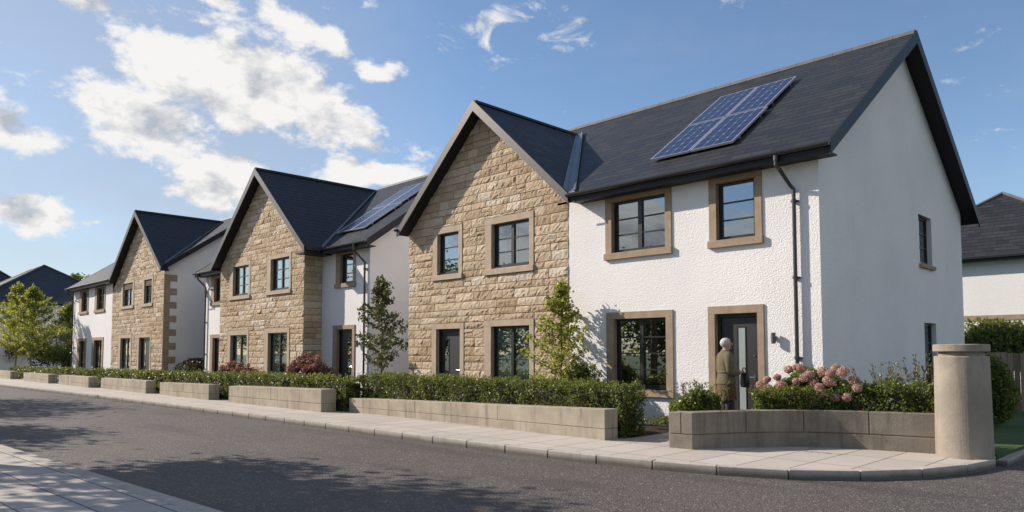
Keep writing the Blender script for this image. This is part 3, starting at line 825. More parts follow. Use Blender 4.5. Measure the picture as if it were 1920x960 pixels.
hip_house('dark roofed house farthest along the street, mostly hidden by another hip roof', -104, -88, 8.5, 19.5, 6.6, 11.3)

# ------------------------------------------------------------------ ground, road, pavements
def flat(name, pts, z, mat, bottom=None):
    mb = MB()
    if bottom is None: mb.face([(x, y, z) for x, y in pts])
    else: mb.prism([(x, y, bottom) for x, y in pts], (0, 0, z - bottom))
    return structure(mb.build(name, mat))
flat('ground', [(-900, -600), (700, -600), (700, 900), (-900, 900)], -.30, 'turf')
KERB = [(-120, 5.2), (-75, 6.3), (-52, 7.05), (-42, 7.5), (-34, 7.9), (-28.4, 8.1), (-24, 8.24), (-19.9, 8.33), (-16.5, 8.38), (-13.3, 8.42), (-10.3, 8.47), (-8.1, 8.57), (-7.1, 8.65), (-6.35, 8.75), (-5.75, 8.86), (-5.19, 9.01), (-4.75, 9.15), (-4.38, 9.32), (-4.0, 9.56), (-3.66, 9.86), (-3.34, 10.22), (-3.08, 10.62), (-2.88, 11.05), (-2.73, 11.5), (-2.6, 12.0), (-2.54, 12.55)]
def inset(path, k):
    P = [Vector((x, y, 0)) for x, y in path]; out = []
    for i, p in enumerate(P):
        d = (P[min(i + 1, len(P) - 1)] - P[max(i - 1, 0)]).normalized(); out.append((p.x - d.y * k, p.y + d.x * k))
    return out
flat('road', [(-130, -14), (40, -14), (40, 60), (-1.0, 60), (-2.5, 30)] + inset(KERB, .05)[::-1] + [(-130, 5.2)], -.12, 'asphalt', -.2)
flat('pavement', inset(KERB, .09) + [(-2.64, 12.95), (-3.4, 13.0), (-5.4, 12.3), (-7.9, 12.2), (-7.9, 10.95), (-60, 10.9), (-120, 10.2)], 0.0, 'far_paving', -.28)
flat('garden_soil', [(-120, 10.0), (-8.0, 10.7), (-7.7, 12.0), (-5, 12.1), (-2.9, 12.6), (-2.9, 14.2), (-5.2, 14.4), (-5.2, 40), (-120, 40)], -.01, 'soil', -.28)
flat('front_path', [(-7.7, 12.1), (-6.3, 12.1), (-6.35, 13.33), (-7.75, 13.33)], .012, 'far_paving', -.1)
flat('lawn', [(-5.25, 12.9), (-2.62, 12.9), (-2.56, 14.5), (-2.5, 26), (-2.5, 60), (-30, 60), (-30, 24), (-5.25, 24)], .02, 'turf', -.28)
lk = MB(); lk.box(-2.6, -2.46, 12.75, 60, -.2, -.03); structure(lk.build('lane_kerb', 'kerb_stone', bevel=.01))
# kerb stones
def along(path, step):
    P = [Vector((x, y, 0)) for x, y in path]; out = [P[0]]; acc = 0; need = step
    for a, b in zip(P, P[1:]):
        d = (b - a).length; t = need
        while t <= d: out.append(a + (b - a) * (t / d)); t += step
        need = t - d
    return out
kb = MB(); pts = along(KERB, .92)
for i in range(len(pts) - 1):
    a, b = pts[i], pts[i + 1]; d = (b - a).normalized(); n = Vector((-d.y, d.x, 0))
    a2, b2 = a + d * .006, b - d * .006; jit = random.uniform(-.003, .003)
    q = [a2, b2, b2 + n * .16, a2 + n * .16]
    kb.prism([(p.x, p.y, -.3) for p in q], (0, 0, .312 + jit))
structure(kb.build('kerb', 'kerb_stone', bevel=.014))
# near pavement
def nk(x): return 3.62 + .045 * x * 1.55 if False else 2.58 + (x + 14.94) * .0608
npv = [(-130, nk(-60)), (-60, nk(-60)), (-14.9, nk(-14.9)), (-2, nk(-2)), (20, 4.2), (20, -14), (-130, -14)]
flat('near_pavement', [(x, y - .2) if y > -5 else (x, y) for x, y in npv], 0.0, 'near_paving', -.2)
kb = MB(); pts = along([(-120, nk(-60)), (-60, nk(-60)), (-14.9, nk(-14.9)), (-2, nk(-2)), (20, 4.2)], .92)
for i in range(len(pts) - 1):
    a, b = pts[i], pts[i + 1]; d = (b - a).normalized(); n = Vector((d.y, -d.x, 0))
    a2, b2 = a + d * .003, b - d * .003
    q = [a2, b2, b2 + n * .195, a2 + n * .195]
    kb.prism([(p.x, p.y, -.3) for p in q], (0, 0, .306))
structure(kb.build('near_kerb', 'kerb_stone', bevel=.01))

# ------------------------------------------------------------------ planter walls
def wall_run(mb, path, thick, hs, split=.40, joint=2.9, gap=.008, first=None):
    """path of front-edge points (left to right), heights per point; back edge lies to the left-normal"""
    P = [Vector((x, y, 0)) for x, y in path]; n = len(P)
    N = []
    for i in range(n):
        d = (P[min(i + 1, n - 1)] - P[max(i - 1, 0)]).normalized(); N.append(Vector((-d.y, d.x, 0)))
    cum = [0]
    for i in range(1, n): cum.append(cum[-1] + (P[i] - P[i - 1]).length)
    tot = cum[-1]
    def at(s):
        s = min(max(s, 0), tot)
        for i in range(1, n):
            if s <= cum[i] + 1e-9:
                f = (s - cum[i - 1]) / (cum[i] - cum[i - 1])
                return P[i - 1].lerp(P[i], f), N[i - 1].lerp(N[i], f).normalized(), hs[i - 1] * (1 - f) + hs[i] * f
        return P[-1], N[-1], hs[-1]
    def course(a, b, lo, hi, inset):
        k = max(1, int((b - a) / .07)); V = []
        for j in range(k + 1):
            p, nn, h = at(a + (b - a) * j / k)
            f, r = p + nn * inset, p + nn * (thick - inset)
            V += [(f.x, f.y, lo * h), (r.x, r.y, lo * h), (r.x, r.y, hi * h), (f.x, f.y, hi * h)]
        F = [(3, 2, 1, 0), tuple(4 * k + q for q in (0, 1, 2, 3))]
        for j in range(k):
            for q in range(4): F.append((4 * j + q, 4 * j + (q + 1) % 4, 4 * j + 4 + (q + 1) % 4, 4 * j + 4 + q))
        mb.mesh(V, F)
    m = max(1, round(tot / joint)); edges = [tot * i / m for i in range(m + 1)]
    if first: edges = [0] + first + [tot]
    for a, b in zip(edges, edges[1:]):
        course(a + (gap / 2 if a > 0 else 0), b - (gap / 2 if b < tot else 0), split + .006, 1.0, 0)
    e2 = [0, tot * .12, tot] if not first else [0, tot]
    course(0, tot, -.05, split - .008, 0)
    course(.02, tot - .02, split - .02, split + .02, .02)

PW = [('long concrete planter wall right of the gap, nearest straight one, before the long hedge', [(-16.66, 10.52), (-11.6, 10.45), (-8.0, 10.3)], [.36, .46, .545], .36),
      ('concrete planter wall in front of the middle house porch, with two upright joints', [(-22.62, 9.87), (-17.04, 9.91)], [.51, .595], .45),
      ('shorter concrete planter wall below the dusky shrub at the middle house left corner', [(-28.48, 9.81), (-24.11, 9.85)], [.455, .51], .36),
      ('concrete planter wall in front of the toothed quoin corner of the farthest gable', [(-35.46, 9.74), (-29.63, 9.7)], [.46, .485], .36),
      ('concrete planter wall in front of the farthest gable left side', [(-41.6, 9.52), (-36.42, 9.5)], [.46, .475], .4),
      ('small concrete planter wall below the white wall of the farthest gabled house', [(-48.4, 9.35), (-42.97, 9.37)], [.45, .46], .4),
      ('last concrete planter wall at the left edge beneath the trees', [(-58, 9.3), (-51.6, 9.3)], [.45, .455], .4)]
for lb, path, hs, th in PW:
    mb = MB(); wall_run(mb, path, th, hs, .37)
    o = mb.build('planter_wall', 'concrete', bevel=.012); tag(o, lb, 'planter wall', 'concrete planter walls along the pavement')
mb = MB()
wall_run(mb, [(-6.67, 10.29), (-6.25, 10.335)], .36, [.58, .588], .40, first=[.22])
curve = [(-6.245, 10.34), (-6.03, 10.78), (-5.77, 11.2), (-5.42, 11.65), (-5.05, 12.0), (-4.56, 12.24), (-3.86, 12.42), (-3.28, 12.56)]
def spline(pts, k=6):
    P = [Vector((x, y, 0)) for x, y in pts]; out = []
    for i in range(len(P) - 1):
        a, b, c, e = P[max(i - 1, 0)], P[i], P[i + 1], P[min(i + 2, len(P) - 1)]
        for j in range(k):
            t = j / k; q = .5 * ((2 * b) + (c - a) * t + (2 * a - 5 * b + 4 * c - e) * t * t + (3 * b - a - 3 * c + e) * t ** 3); out.append((q.x, q.y))
    return out + [pts[-1]]
curve = spline(curve); ch = [.588 + .027 * i / (len(curve) - 1) for i in range(len(curve))]
wall_run(mb, curve, .30, ch, .40, joint=1.05)
o = mb.build('planter_wall', 'dark_concrete', bevel=.012)
tag(o, 'curved concrete planter wall sweeping in to the round concrete pillar', 'planter wall', 'concrete planter walls along the pavement')
# pillar
pr = thing('pillar', 'round concrete pillar with a flat cap at the street corner', 'pillar', (-2.96, 12.54, 0))
mb = MB(); mb.lathe([(.378, -.05), (.376, .3), (.368, 1.0), (.362, 1.49), (.355, 1.502), (.34, 1.505)], -2.96, 12.54, 64); mb.build('shaft', 'pillar_concrete', pr, smooth=False)
mb = MB(); mb.lathe([(.30, 1.49), (.30, 1.60)], -2.96, 12.54, 64); mb.build('neck', 'pillar_concrete', pr)
mb = MB(); mb.lathe([(.366, 1.572), (.374, 1.58), (.374, 1.668), (.364, 1.68), (.2, 1.685)], -2.96, 12.54, 64); mb.build('cap', 'pillar_concrete', pr)

# ------------------------------------------------------------------ plants
def shell_points(n, x0, x1, y0, y1, z0, z1, depth, lump=.06):
    """points near the surface of a soft box (top, sides, ends)"""
    dx, dy, dz = x1 - x0, y1 - y0, z1 - z0
    areas = np.array([dx * dy, dx * dz, dx * dz, dy * dz, dy * dz]); pick = rng.choice(5, n, p=areas / areas.sum())
    u, v = rng.random(n), rng.random(n); k = np.abs(rng.normal(0, depth, n))
    P = np.zeros((n, 3)); B = np.zeros((n, 3))
    for i, (f, b) in enumerate([(lambda u, v, k: (x0 + dx * u, y0 + dy * v, z1 - k), (0, 0, 1)), (lambda u, v, k: (x0 + dx * u, y0 + k, z0 + dz * v), (0, -1, .2)),
                                (lambda u, v, k: (x0 + dx * u, y1 - k, z0 + dz * v), (0, 1, .2)), (lambda u, v, k: (x1 - k, y0 + dy * u, z0 + dz * v), (1, 0, .2)), (lambda u, v, k: (x0 + k, y0 + dy * u, z0 + dz * v), (-1, 0, .2))]):
        m = pick == i; P[m] = np.stack(f(u[m], v[m], k[m]), 1); B[m] = b
    ph = rng.random(6) * 6
    s = np.sin(P[:, 0] * 5.1 + ph[0]) + np.sin(P[:, 0] * 11.7 + P[:, 2] * 7 + ph[1]) + np.sin(P[:, 2] * 9 + P[:, 1] * 8 + P[:, 0] * 3.1 + ph[2])
    P += B * (s * lump * .5)[:, None]
    return P, B
def hedge(label, a, b, width, z0, zt, leaf=.05, dens=900, sprigs=14, group='clipped hedges behind the planter walls', mat='hedge_leaf'):
    """a,b: ends of the centre line"""
    A, B = np.array(a, float), np.array(b, float); L = np.linalg.norm(B - A); d = (B - A) / L; nrm = np.array([-d[1], d[0]])
    H = thing('hedge', label, 'hedge', (*((A + B) / 2), z0), group)
    n = int((L * width + 2 * L * (zt - z0)) * dens * 1.7)
    P, Bi = shell_points(n, 0, L, -width / 2, width / 2, z0 - .02, zt, .05, .07)
    # clumps: pull leaves together around nodes so that light and dark pockets form
    nc = max(8, int(n / 26)); C = P[rng.choice(n, nc)]
    take = rng.random(n) < .55; idx = rng.integers(0, nc, n)
    P[take] = C[idx[take]] + rng.normal(0, .035, (take.sum(), 3)); 
    # upright shoots on top
    ns = int(L * sprigs); sp = []; sb = []
    for _ in range(ns):
        x, y = rng.random() * L, (rng.random() - .5) * width; h = rng.uniform(.04, .13); k = int(6 + h * 40)
        t = rng.random(k); lean = rng.normal(0, .02, 2)
        sp.append(np.stack([x + lean[0] * t * 3 + rng.normal(0, .011, k), y + lean[1] * t * 3 + rng.normal(0, .011, k), zt + t * h], 1))
    S = np.concatenate(sp) if sp else np.zeros((0, 3))
    def world(Q): return np.concatenate([A + Q[:, :1] * d + Q[:, 1:2] * nrm, Q[:, 2:3]], 1)
    Bw = np.concatenate([Bi[:, :1] * d + Bi[:, 1:2] * nrm, Bi[:, 2:3]], 1)
    ax = np.tile([0, 0, 1.], (len(S), 1))
    V = np.concatenate([leaf_verts(world(P), leaf, Bw, .75, .68), leaf_verts(world(S), leaf * .85, None, 0, .5, ax, .6)])
    fast_mesh('foliage', V, 4, mat, H, np.concatenate([rng.random(len(P)) * .9, .75 + rng.random(len(S)) * .5]))
    core = MB(); q = .13
    F = lambda u, v, w: (A[0] + d[0] * u + nrm[0] * v, A[1] + d[1] * u + nrm[1] * v, w)
    core.boxF(F, q, L - q, -width / 2 + q, width / 2 - q, z0 - .05, zt - q); core.build('stem', 'twig', H)
    return H
hedge('long dense hedge with upright shoots in front of the large house stone gable', (-16.75, 11.3), (-7.95, 11.1), .72, 0, .94, .044, 1300, 18)
hedge('hedge before the porch door of the middle house, second from the right', (-24.1, 10.72), (-16.75, 10.78), .7, 0, .86, .055, 620, 13)
hedge('hedge below the dusky shrub at the middle house left corner', (-31.0, 10.6), (-24.25, 10.66), .65, 0, .80, .06, 480, 12)
hedge('hedge in front of the quoined corner of the farthest gable', (-38.8, 10.5), (-31.2, 10.55), .65, 0, .75, .065, 380, 10)
hedge('hedge in front of the white wall of the farthest gabled house', (-47.0, 10.4), (-39.0, 10.45), .65, 0, .70, .07, 300, 8)
hedge('last hedge at the far left below the pale green tree', (-56, 10.3), (-47.2, 10.4), .65, 0, .62, .075, 260, 8)
for lb, a, b in (('low glossy hedge inside the curved planter, beside the pillar', (-4.75, 12.62), (-3.36, 12.9)), ('low hedge in front of the pink hydrangea', (-5.95, 11.85), (-4.72, 12.62))):
    hedge(lb, a, b, .46, .1, 1.03 if 'glossy' in lb else .9, .045, 1900, 18, 'hedges inside the curved planter')

def blob_points(n, c, r, thin=.3):
    d = unit(rng.normal(size=(n, 3))); k = 1 - np.abs(rng.normal(0, thin, n)); k = np.clip(k, .05, 1.08)
    return np.array(c) + d * k[:, None] * np.array(r), d
def bush(name, label, cat, c, r, n, leaf, mat, lobes=9, group=None, stem_z=0.0, low=.25):
    H = thing(name, label, cat, (c[0], c[1], stem_z), group)
    Ps, Bs = [], []
    for k in range(lobes):
        d = unit(rng.normal(size=(1, 3)))[0]; d[2] = abs(d[2]) * .9 - low * rng.random() - (.12 if low < .5 else 0)
        cc = np.array(c) + d * np.array(r) * rng.uniform(.4, .7); rr = np.array(r) * rng.uniform(.32, .55)
        p, b = blob_points(n // lobes, cc, rr, .22); Ps.append(p); Bs.append(b)
    P = np.concatenate(Ps); B = np.concatenate(Bs); m = P[:, 2] > stem_z + .01
    fast_mesh('foliage', leaf_verts(P[m], leaf, B[m], .6, .55), 4, mat, H)
    st = MB()
    for k in range(9):
        a = rng.random() * 6.28; q = rng.uniform(.2, .75)
        st.tube([(c[0] + .03 * math.cos(a), c[1] + .03 * math.sin(a), stem_z - .02), (c[0] + r[0] * q * .5 * math.cos(a), c[1] + r[1] * q * .5 * math.sin(a), c[2]), (c[0] + r[0] * q * math.cos(a), c[1] + r[1] * q * math.sin(a), c[2] + r[2] * rng.uniform(.3, .7))], [.014, .010, .004], 5)
    st.build('stem', 'bark', H)
    return H
def flower_heads(H, centres, rad, n, mat, size):
    for c in centres:
        d = unit(rng.normal(size=(n, 3))); P = np.array(c) + d * rad * np.array([1, 1, .85]) * (1 + rng.normal(0, .05, n))[:, None]
        fast_mesh('flower_head', leaf_verts(P, size, d, 1.6, .8), 4, mat, H)
# bush at the left end of the curved planter
b = bush('shrub', 'dark leafy shrub with upright shoots at the left end of the curved planter', 'shrub', (-6.62, 11.15, .62), (.50, .42, .36), 7500, .062, 'hedge_leaf', 14, None, .05)
def upright_shoots(H, spots, z0, h, mat, leaf, k=26, lean=.12):
    Ps = []; st = MB()
    for x, y in spots:
        hh = h * rng.uniform(.75, 1.1); l = rng.normal(0, lean, 2); t = rng.random(k) ** .8
        Ps.append(np.stack([x + l[0] * t + rng.normal(0, .022, k), y + l[1] * t + rng.normal(0, .022, k), z0 + t * hh], 1))
        st.tube([(x, y, z0 - .1), (x + l[0], y + l[1], z0 + hh)], [.006, .002], 4)
    P = np.concatenate(Ps); ax = np.tile([0, 0, 1.], (len(P), 1))
    fast_mesh('shoot_leaves', leaf_verts(P, leaf, None, 0, .5, ax, .45), 4, mat, H); st.build('stem', 'twig', H)
upright_shoots(b, [(-6.62 + rng.normal(0, .26), 11.12 + rng.normal(0, .2)) for _ in range(26)], .7, .36, 'sprig_leaf', .045)
# pale spindly shrub by the wall
H = thing('shrub', 'spindly grey leaved shrub behind the glossy hedge beside the pillar', 'shrub', (-4.05, 13.15, 0))
upright_shoots(H, [(-4.05 + rng.uniform(-.42, .5), 13.15 + rng.uniform(-.2, .25)) for _ in range(30)], .55, .78, 'grey_leaf', .055, 34, .2)
upright_shoots(H, [(-3.72 + rng.uniform(-.14, .14), 13.2 + rng.uniform(-.15, .15)) for _ in range(9)], .5, 1.05, 'dull_leaf', .055, 44, .08)
# hydrangea
H = bush('hydrangea', 'rounded pink hydrangea in full bloom in front of the white corner', 'hydrangea', (-5.22, 12.74, .84), (.74, .40, .54), 9500, .07, 'hedge_leaf', 16, None, .05)
rs = np.random.default_rng(4)
HY = [(-5.92, .92), (-5.78, 1.12), (-5.62, 1.26), (-5.47, 1.30), (-5.38, 1.29), (-5.22, 1.18), (-5.02, 1.24), (-4.78, 1.30), (-4.66, 1.24), (-4.52, 1.10), (-5.70, .98), (-5.45, 1.06), (-5.16, 1.04), (-4.9, 1.08), (-5.55, .90), (-5.28, .86), (-4.98, .88), (-4.8, .82), (-5.85, .76), (-5.6, .72), (-5.12, .72), (-4.6, .82), (-6.0, .72), (-5.35, .74)]
HY += [(-6.08, .98), (-5.98, 1.08), (-5.3, 1.12), (-4.88, 1.2), (-4.44, .98), (-5.02, .97), (-5.52, .80), (-5.74, .86)]
for x, z in HY: flower_heads(H, [(x, 12.62 - .36 * (1.32 - z) - rs.uniform(.0, .16), z)], rs.uniform(.058, .1), 420, 'blossom', .03)
# dusky shrubs by the middle house
for lb, c, r, n in (('dusky pink flowering shrub at the stone corner beside the middle house porch', (-22.5, 12.7, .82), (1.25, .6, .72), 5200), ('wider low dusky shrub below the left ground floor window of the middle house', (-28.1, 12.65, .62), (1.75, .5, .6), 4800)):
    H = bush('shrub', lb, 'shrub', c, r, n, .075, 'red_leaf', 14, 'dusky flowering shrubs by the house fronts')
    cs = []
    for _ in range(58):
        d = unit(rng.normal(size=(1, 3)))[0]; d[1] = -abs(d[1]); d[2] = abs(d[2]); cs.append(np.array(c) + d * np.array(r) * rng.uniform(.82, 1.0))
    flower_heads(H, cs, .085, 40, 'dusky_blossom', .07)
bush('shrub', 'dark red and green shrub in the shaded gap between two gabled houses', 'shrub', (-36.3, 14.2, .75), (1.7, .8, .8), 3600, .10, 'red_leaf', 12)
bush('shrub', 'low dark green shrub at the foot of the middle house left downpipe', 'shrub', (-34.0, 12.8, .55), (.9, .5, .6), 1700, .09, 'dark_leaf', 8)
bush('shrub', 'small leafy plant below the wide ground floor window of the large house', 'shrub', (-8.1, 12.7, .14), (.75, .35, .18), 900, .05, 'hedge_leaf', 8)
bush('bush', 'tall dark green bush on the lawn behind the round pillar', 'bush', (-3.82, 17.9, .78), (.62, .6, .98), 17000, .085, 'hedge_leaf', 22, low=.75)
bush('bush', 'broad sunlit bush rising behind the wooden fence', 'bush', (-4.9, 26.2, 1.5), (1.9, 1.2, 1.25), 17000, .12, 'tree_leaf', 24)

def young_tree(name, label, base, height, spread, nl, leaf, mat, seed, clear=.7, group=None, bark='bark', lean=0, droop=.15, br=26):
    rg = np.random.default_rng(seed)
    H = thing(name, label, 'tree', (base[0], base[1], 0), group)
    tr = MB(); x, y = base
    pts = [(x + lean * (t ** 2) + rg.normal(0, .01), y + rg.normal(0, .01), height * t) for t in np.linspace(0, .97, 9)]
    r0 = height * .0085 + .006
    tr.tube([(px, py, pz - .02) for px, py, pz in pts], [r0 * (1 - .85 * i / 8) for i in range(9)], 8)
    trunk = tr.build('trunk', bark, H)
    lb = MB(); Ps = []
    for k in range(br):
        f = clear / height + (1 - clear / height) * (k + rg.random()) / br * .96
        i = min(int(f / .97 * 8), 7); p = Vector(pts[i]).lerp(Vector(pts[i + 1]), min(1, f / .97 * 8 - i))
        env = spread * (1 - (max(0, f - .25) / .75) ** 1.1) * (.55 + .45 * min(1, (f - clear / height) / .12))
        L = max(.1, env * rg.uniform(.65, 1.25)); a = k * 2.4 + rg.normal(0, .4)
        el = rg.uniform(.12, .7); d = Vector((math.cos(a) * math.cos(el), math.sin(a) * math.cos(el), math.sin(el)))
        q1 = p + d * L * .55; q2 = q1 + (d + Vector((0, 0, rg.uniform(-.1, .35)))).normalized() * L * .6
        lb.tube([p, q1, q2], [r0 * .35, r0 * .22, r0 * .08], 5)
        for _ in range(int(nl / br)):
            t = rg.random() ** .7; c = p.lerp(q1, t * 2) if t < .5 else q1.lerp(q2, t * 2 - 1)
            w = .05 + .075 * spread * (1 - .5 * t); Ps.append(np.array(c) + rg.normal(0, 1, 3) * np.array([w, w, w * .9]) * .6)
    # leader
    for _ in range(int(nl * .06)):
        t = rg.uniform(.72, 1.0); Ps.append(np.array([x + lean * t * t, y, height * t]) + rg.normal(0, .035, 3) * (1 + spread))
    lb.build('limb', bark, H)
    P = np.array(Ps); up = np.tile([0, 0, 1.], (len(P), 1))
    fast_mesh('crown', leaf_verts(P, leaf, up, .35, .6), 4, mat, H)
    return H
young_tree('young_tree', 'slender dull green young tree in the gap between the middle and large house', (-19.5, 13.5), 4.0, 1.4, 2700, .11, 'dull_leaf', 3, .95, br=34)
young_tree('young_tree', 'bright green young tree casting its shadow on the white roughcast wall', (-11.2, 12.78), 3.25, 1.0, 3400, .085, 'lime_leaf', 8, .55, br=40)
bush('shrub', 'leafy green shrub beside the bright young tree and wide ground floor window', 'shrub', (-10.45, 12.75, 1.0), (.45, .32, .55), 1700, .075, 'tree_leaf', 10)
young_tree('young_tree', 'pale lime green tree with bare trunk at the end of the hedges', (-54.6, 10.9), 5.8, 2.5, 7500, .135, 'lime_leaf', 12, 1.4, bark='pale_bark', br=46)
young_tree('young_tree', 'lime green tree cut by the left edge, behind the last planter wall', (-60.5, 11.2), 6.4, 2.6, 7000, .14, 'lime_leaf', 17, 1.3, bark='pale_bark', br=46)
young_tree('young_tree', 'bushy mid green tree beside the white end wall downpipe', (-57.2, 13.6), 5.0, 2.1, 7500, .13, 'tree_leaf', 21, .5, br=46)
for lb, c, r in (('dark evergreen shrub under the pale lime tree', (-60, 13.2, 1.3), (2.6, 1.4, 1.5)), ('dark evergreen shrub behind the bushy mid green tree', (-55.6, 13.9, 1.0), (1.6, 1.0, 1.2)), ('dark evergreen shrub at the left edge below the lime tree', (-66.5, 12.5, 1.4), (3.0, 1.2, 1.6))):
    bush('shrub', lb, 'shrub', c, r, 4200, .15, 'dark_leaf', 14, 'dark shrubs at the far left')

def big_tree(label, base, height, crown_c, crown_r, n, leaf, seed, mat='crown_leaf', group=None, clusters=60, name='tree', flat=.35):
    rg = np.random.default_rng(seed)
    H = thing(name, label, 'tree', (base[0], base[1], 0), group)
    c = np.array(crown_c); r = np.array(crown_r)
    tr = MB(); tr.tube([(base[0], base[1], -.2), (base[0] + .05, base[1], height * .3), (c[0], c[1], c[2] + r[2] * .7)], [height * .03, height * .022, .03], 10); tr.build('trunk', 'bark', H)
    lb = MB(); Ps = []
    for k in range(clusters):
        d = unit(rg.normal(size=(1, 3)))[0]; q = c + d * r * rg.uniform(.35, 1.0) ** .6
        s = rg.uniform(.16, .34) * r.mean()
        m = c * .5 + np.array([base[0], base[1], max(height * .3, q[2] - r[2] * .8)]) * .5
        lb.tube([tuple(m), tuple((m + q) / 2 + rg.normal(0, .15, 3)), tuple(q)], [.05, .03, .012], 5)
        Ps.append(q + rg.normal(0, 1, (n // clusters, 3)) * s * np.array([1, 1, flat]))
    lb.build('limb', 'bark', H)
    P = np.concatenate(Ps); P = P[(P[:, 1] > 6) | (P[:, 1] < -.145 * P[:, 0] - .1)]; up = np.tile([0, 0, 1.], (len(P), 1))
    fast_mesh('crown', leaf_verts(P, leaf, up, .5, .6), 4, mat, H)
    return H
ST = 'street trees across the road that shade it'
big_tree('street tree beside the camera side pavement shading the road', (-15.6, .45), 6.2, (-15.6, .55, 4.85), (3.1, 1.6, 1.25), 7500, .2, 41, group=ST, clusters=44)
big_tree('street tree set back from the near pavement, dappling its slabs', (-20.2, -3.0), 7.0, (-20.2, -3.0, 5.6), (3.4, 1.6, 1.3), 1500, .2, 42, group=ST, clusters=26)
big_tree('street tree farther along the near side with spreading limbs', (-26.5, -1.4), 6.6, (-26.5, -1.4, 5.2), (2.2, 1.5, 1.2), 4200, .2, 43, group=ST, clusters=30)
big_tree('street tree farthest along the near side of the road', (-37.5, -.6), 7.4, (-37.5, -.6, 5.9), (4.6, 3.0, 1.6), 6500, .22, 44, group=ST, clusters=40)
big_tree('broad tree behind the near row, reflected in ground floor glass', (-24, -13), 7.2, (-24, -13, 4.0), (6, 4, 2.9), 9000, .3, 45, group=ST, clusters=60, flat=.6)
for i, (x, y) in enumerate(((-36, -12.5), (-45, -13.5), (-56, -14.5), (-69, -14), (-84, -15))):
    big_tree('broad tree in the row at the back of the far side of the road', (x, y), 6.6, (x, y, 3.6), (5.2, 3, 2.7), 6500, .26, 60 + i, group='trees in the row across the road', clusters=40, flat=.6)
big_tree('tall tree top showing above the farthest white eave', (-106, 26.6), 11.5, (-106, 26.6, 9.6), (2.4, 2.0, 2.6), 2200, .4, 46, 'tree_leaf', clusters=24, flat=.6)

# ------------------------------------------------------------------ fence
H = thing('fence', 'upright board wooden fence between the lawn bushes', 'fence', (-4.9, 22.6, 0))
fb = MB(); x = -6.3
while x < -3.92:
    w = random.uniform(.11, .14); fb.box(x, x + w, 22.55, 22.572, .05, 1.56 + random.uniform(-.015, .015), tn=random.random()); x += w + .012
fb.build('boards', 'timber', H)
fp = MB()
for x in (-6.2, -3.88): fp.box(x - .05, x + .05, 22.58, 22.68, 0, 1.6)
for z in (.35, 1.25): fp.box(-6.3, -3.9, 22.574, 22.615, z, z + .08)
fp.build('post', 'timber', H)
g = thing('garden_gate', 'pale painted garden gate at the end of the wooden fence', 'gate', (-3.3, 22.6, 0))
gb = MB(); gb.box(-3.8, -2.75, 22.56, 22.59, .08, 1.5); gb.build('panel', 'window_white', g)
gr = MB(); gr.box(-3.8, -2.75, 22.53, 22.558, .75, .83); gr.box(-3.8, -2.75, 22.53, 22.558, .1, .18); gr.build('rail', 'lamp_metal', g)

# ------------------------------------------------------------------ the person at the door
def skin_mesh(name, nodes, edges, mat, parent, root=0, sub=2, post=None):
    me = bpy.data.meshes.new(name + '_skeleton'); me.from_pydata([n[0] for n in nodes], edges, [])
    ob = bpy.data.objects.new(name + '_skeleton', me); COL.objects.link(ob)
    ob.modifiers.new('Skin', 'SKIN'); 
    for i, n in enumerate(nodes):
        r = n[1]; me.skin_vertices[0].data[i].radius = r if hasattr(r, '__len__') else (r, r)
        me.skin_vertices[0].data[i].use_root = (i == root)
    sm = ob.modifiers.new('Subdivision', 'SUBSURF'); sm.levels = sub; sm.render_levels = sub
    dg = bpy.context.evaluated_depsgraph_get(); dg.update()
    res = bpy.data.meshes.new_from_object(ob.evaluated_get(dg)); res.name = name
    bpy.data.objects.remove(ob); bpy.data.meshes.remove(me)
    if post: post(res)
    res.materials.clear(); res.materials.append(M[mat]); res.polygons.foreach_set('use_smooth', [True] * len(res.polygons))
    o = bpy.data.objects.new(name, res); COL.objects.link(o); o.parent = parent
    return o
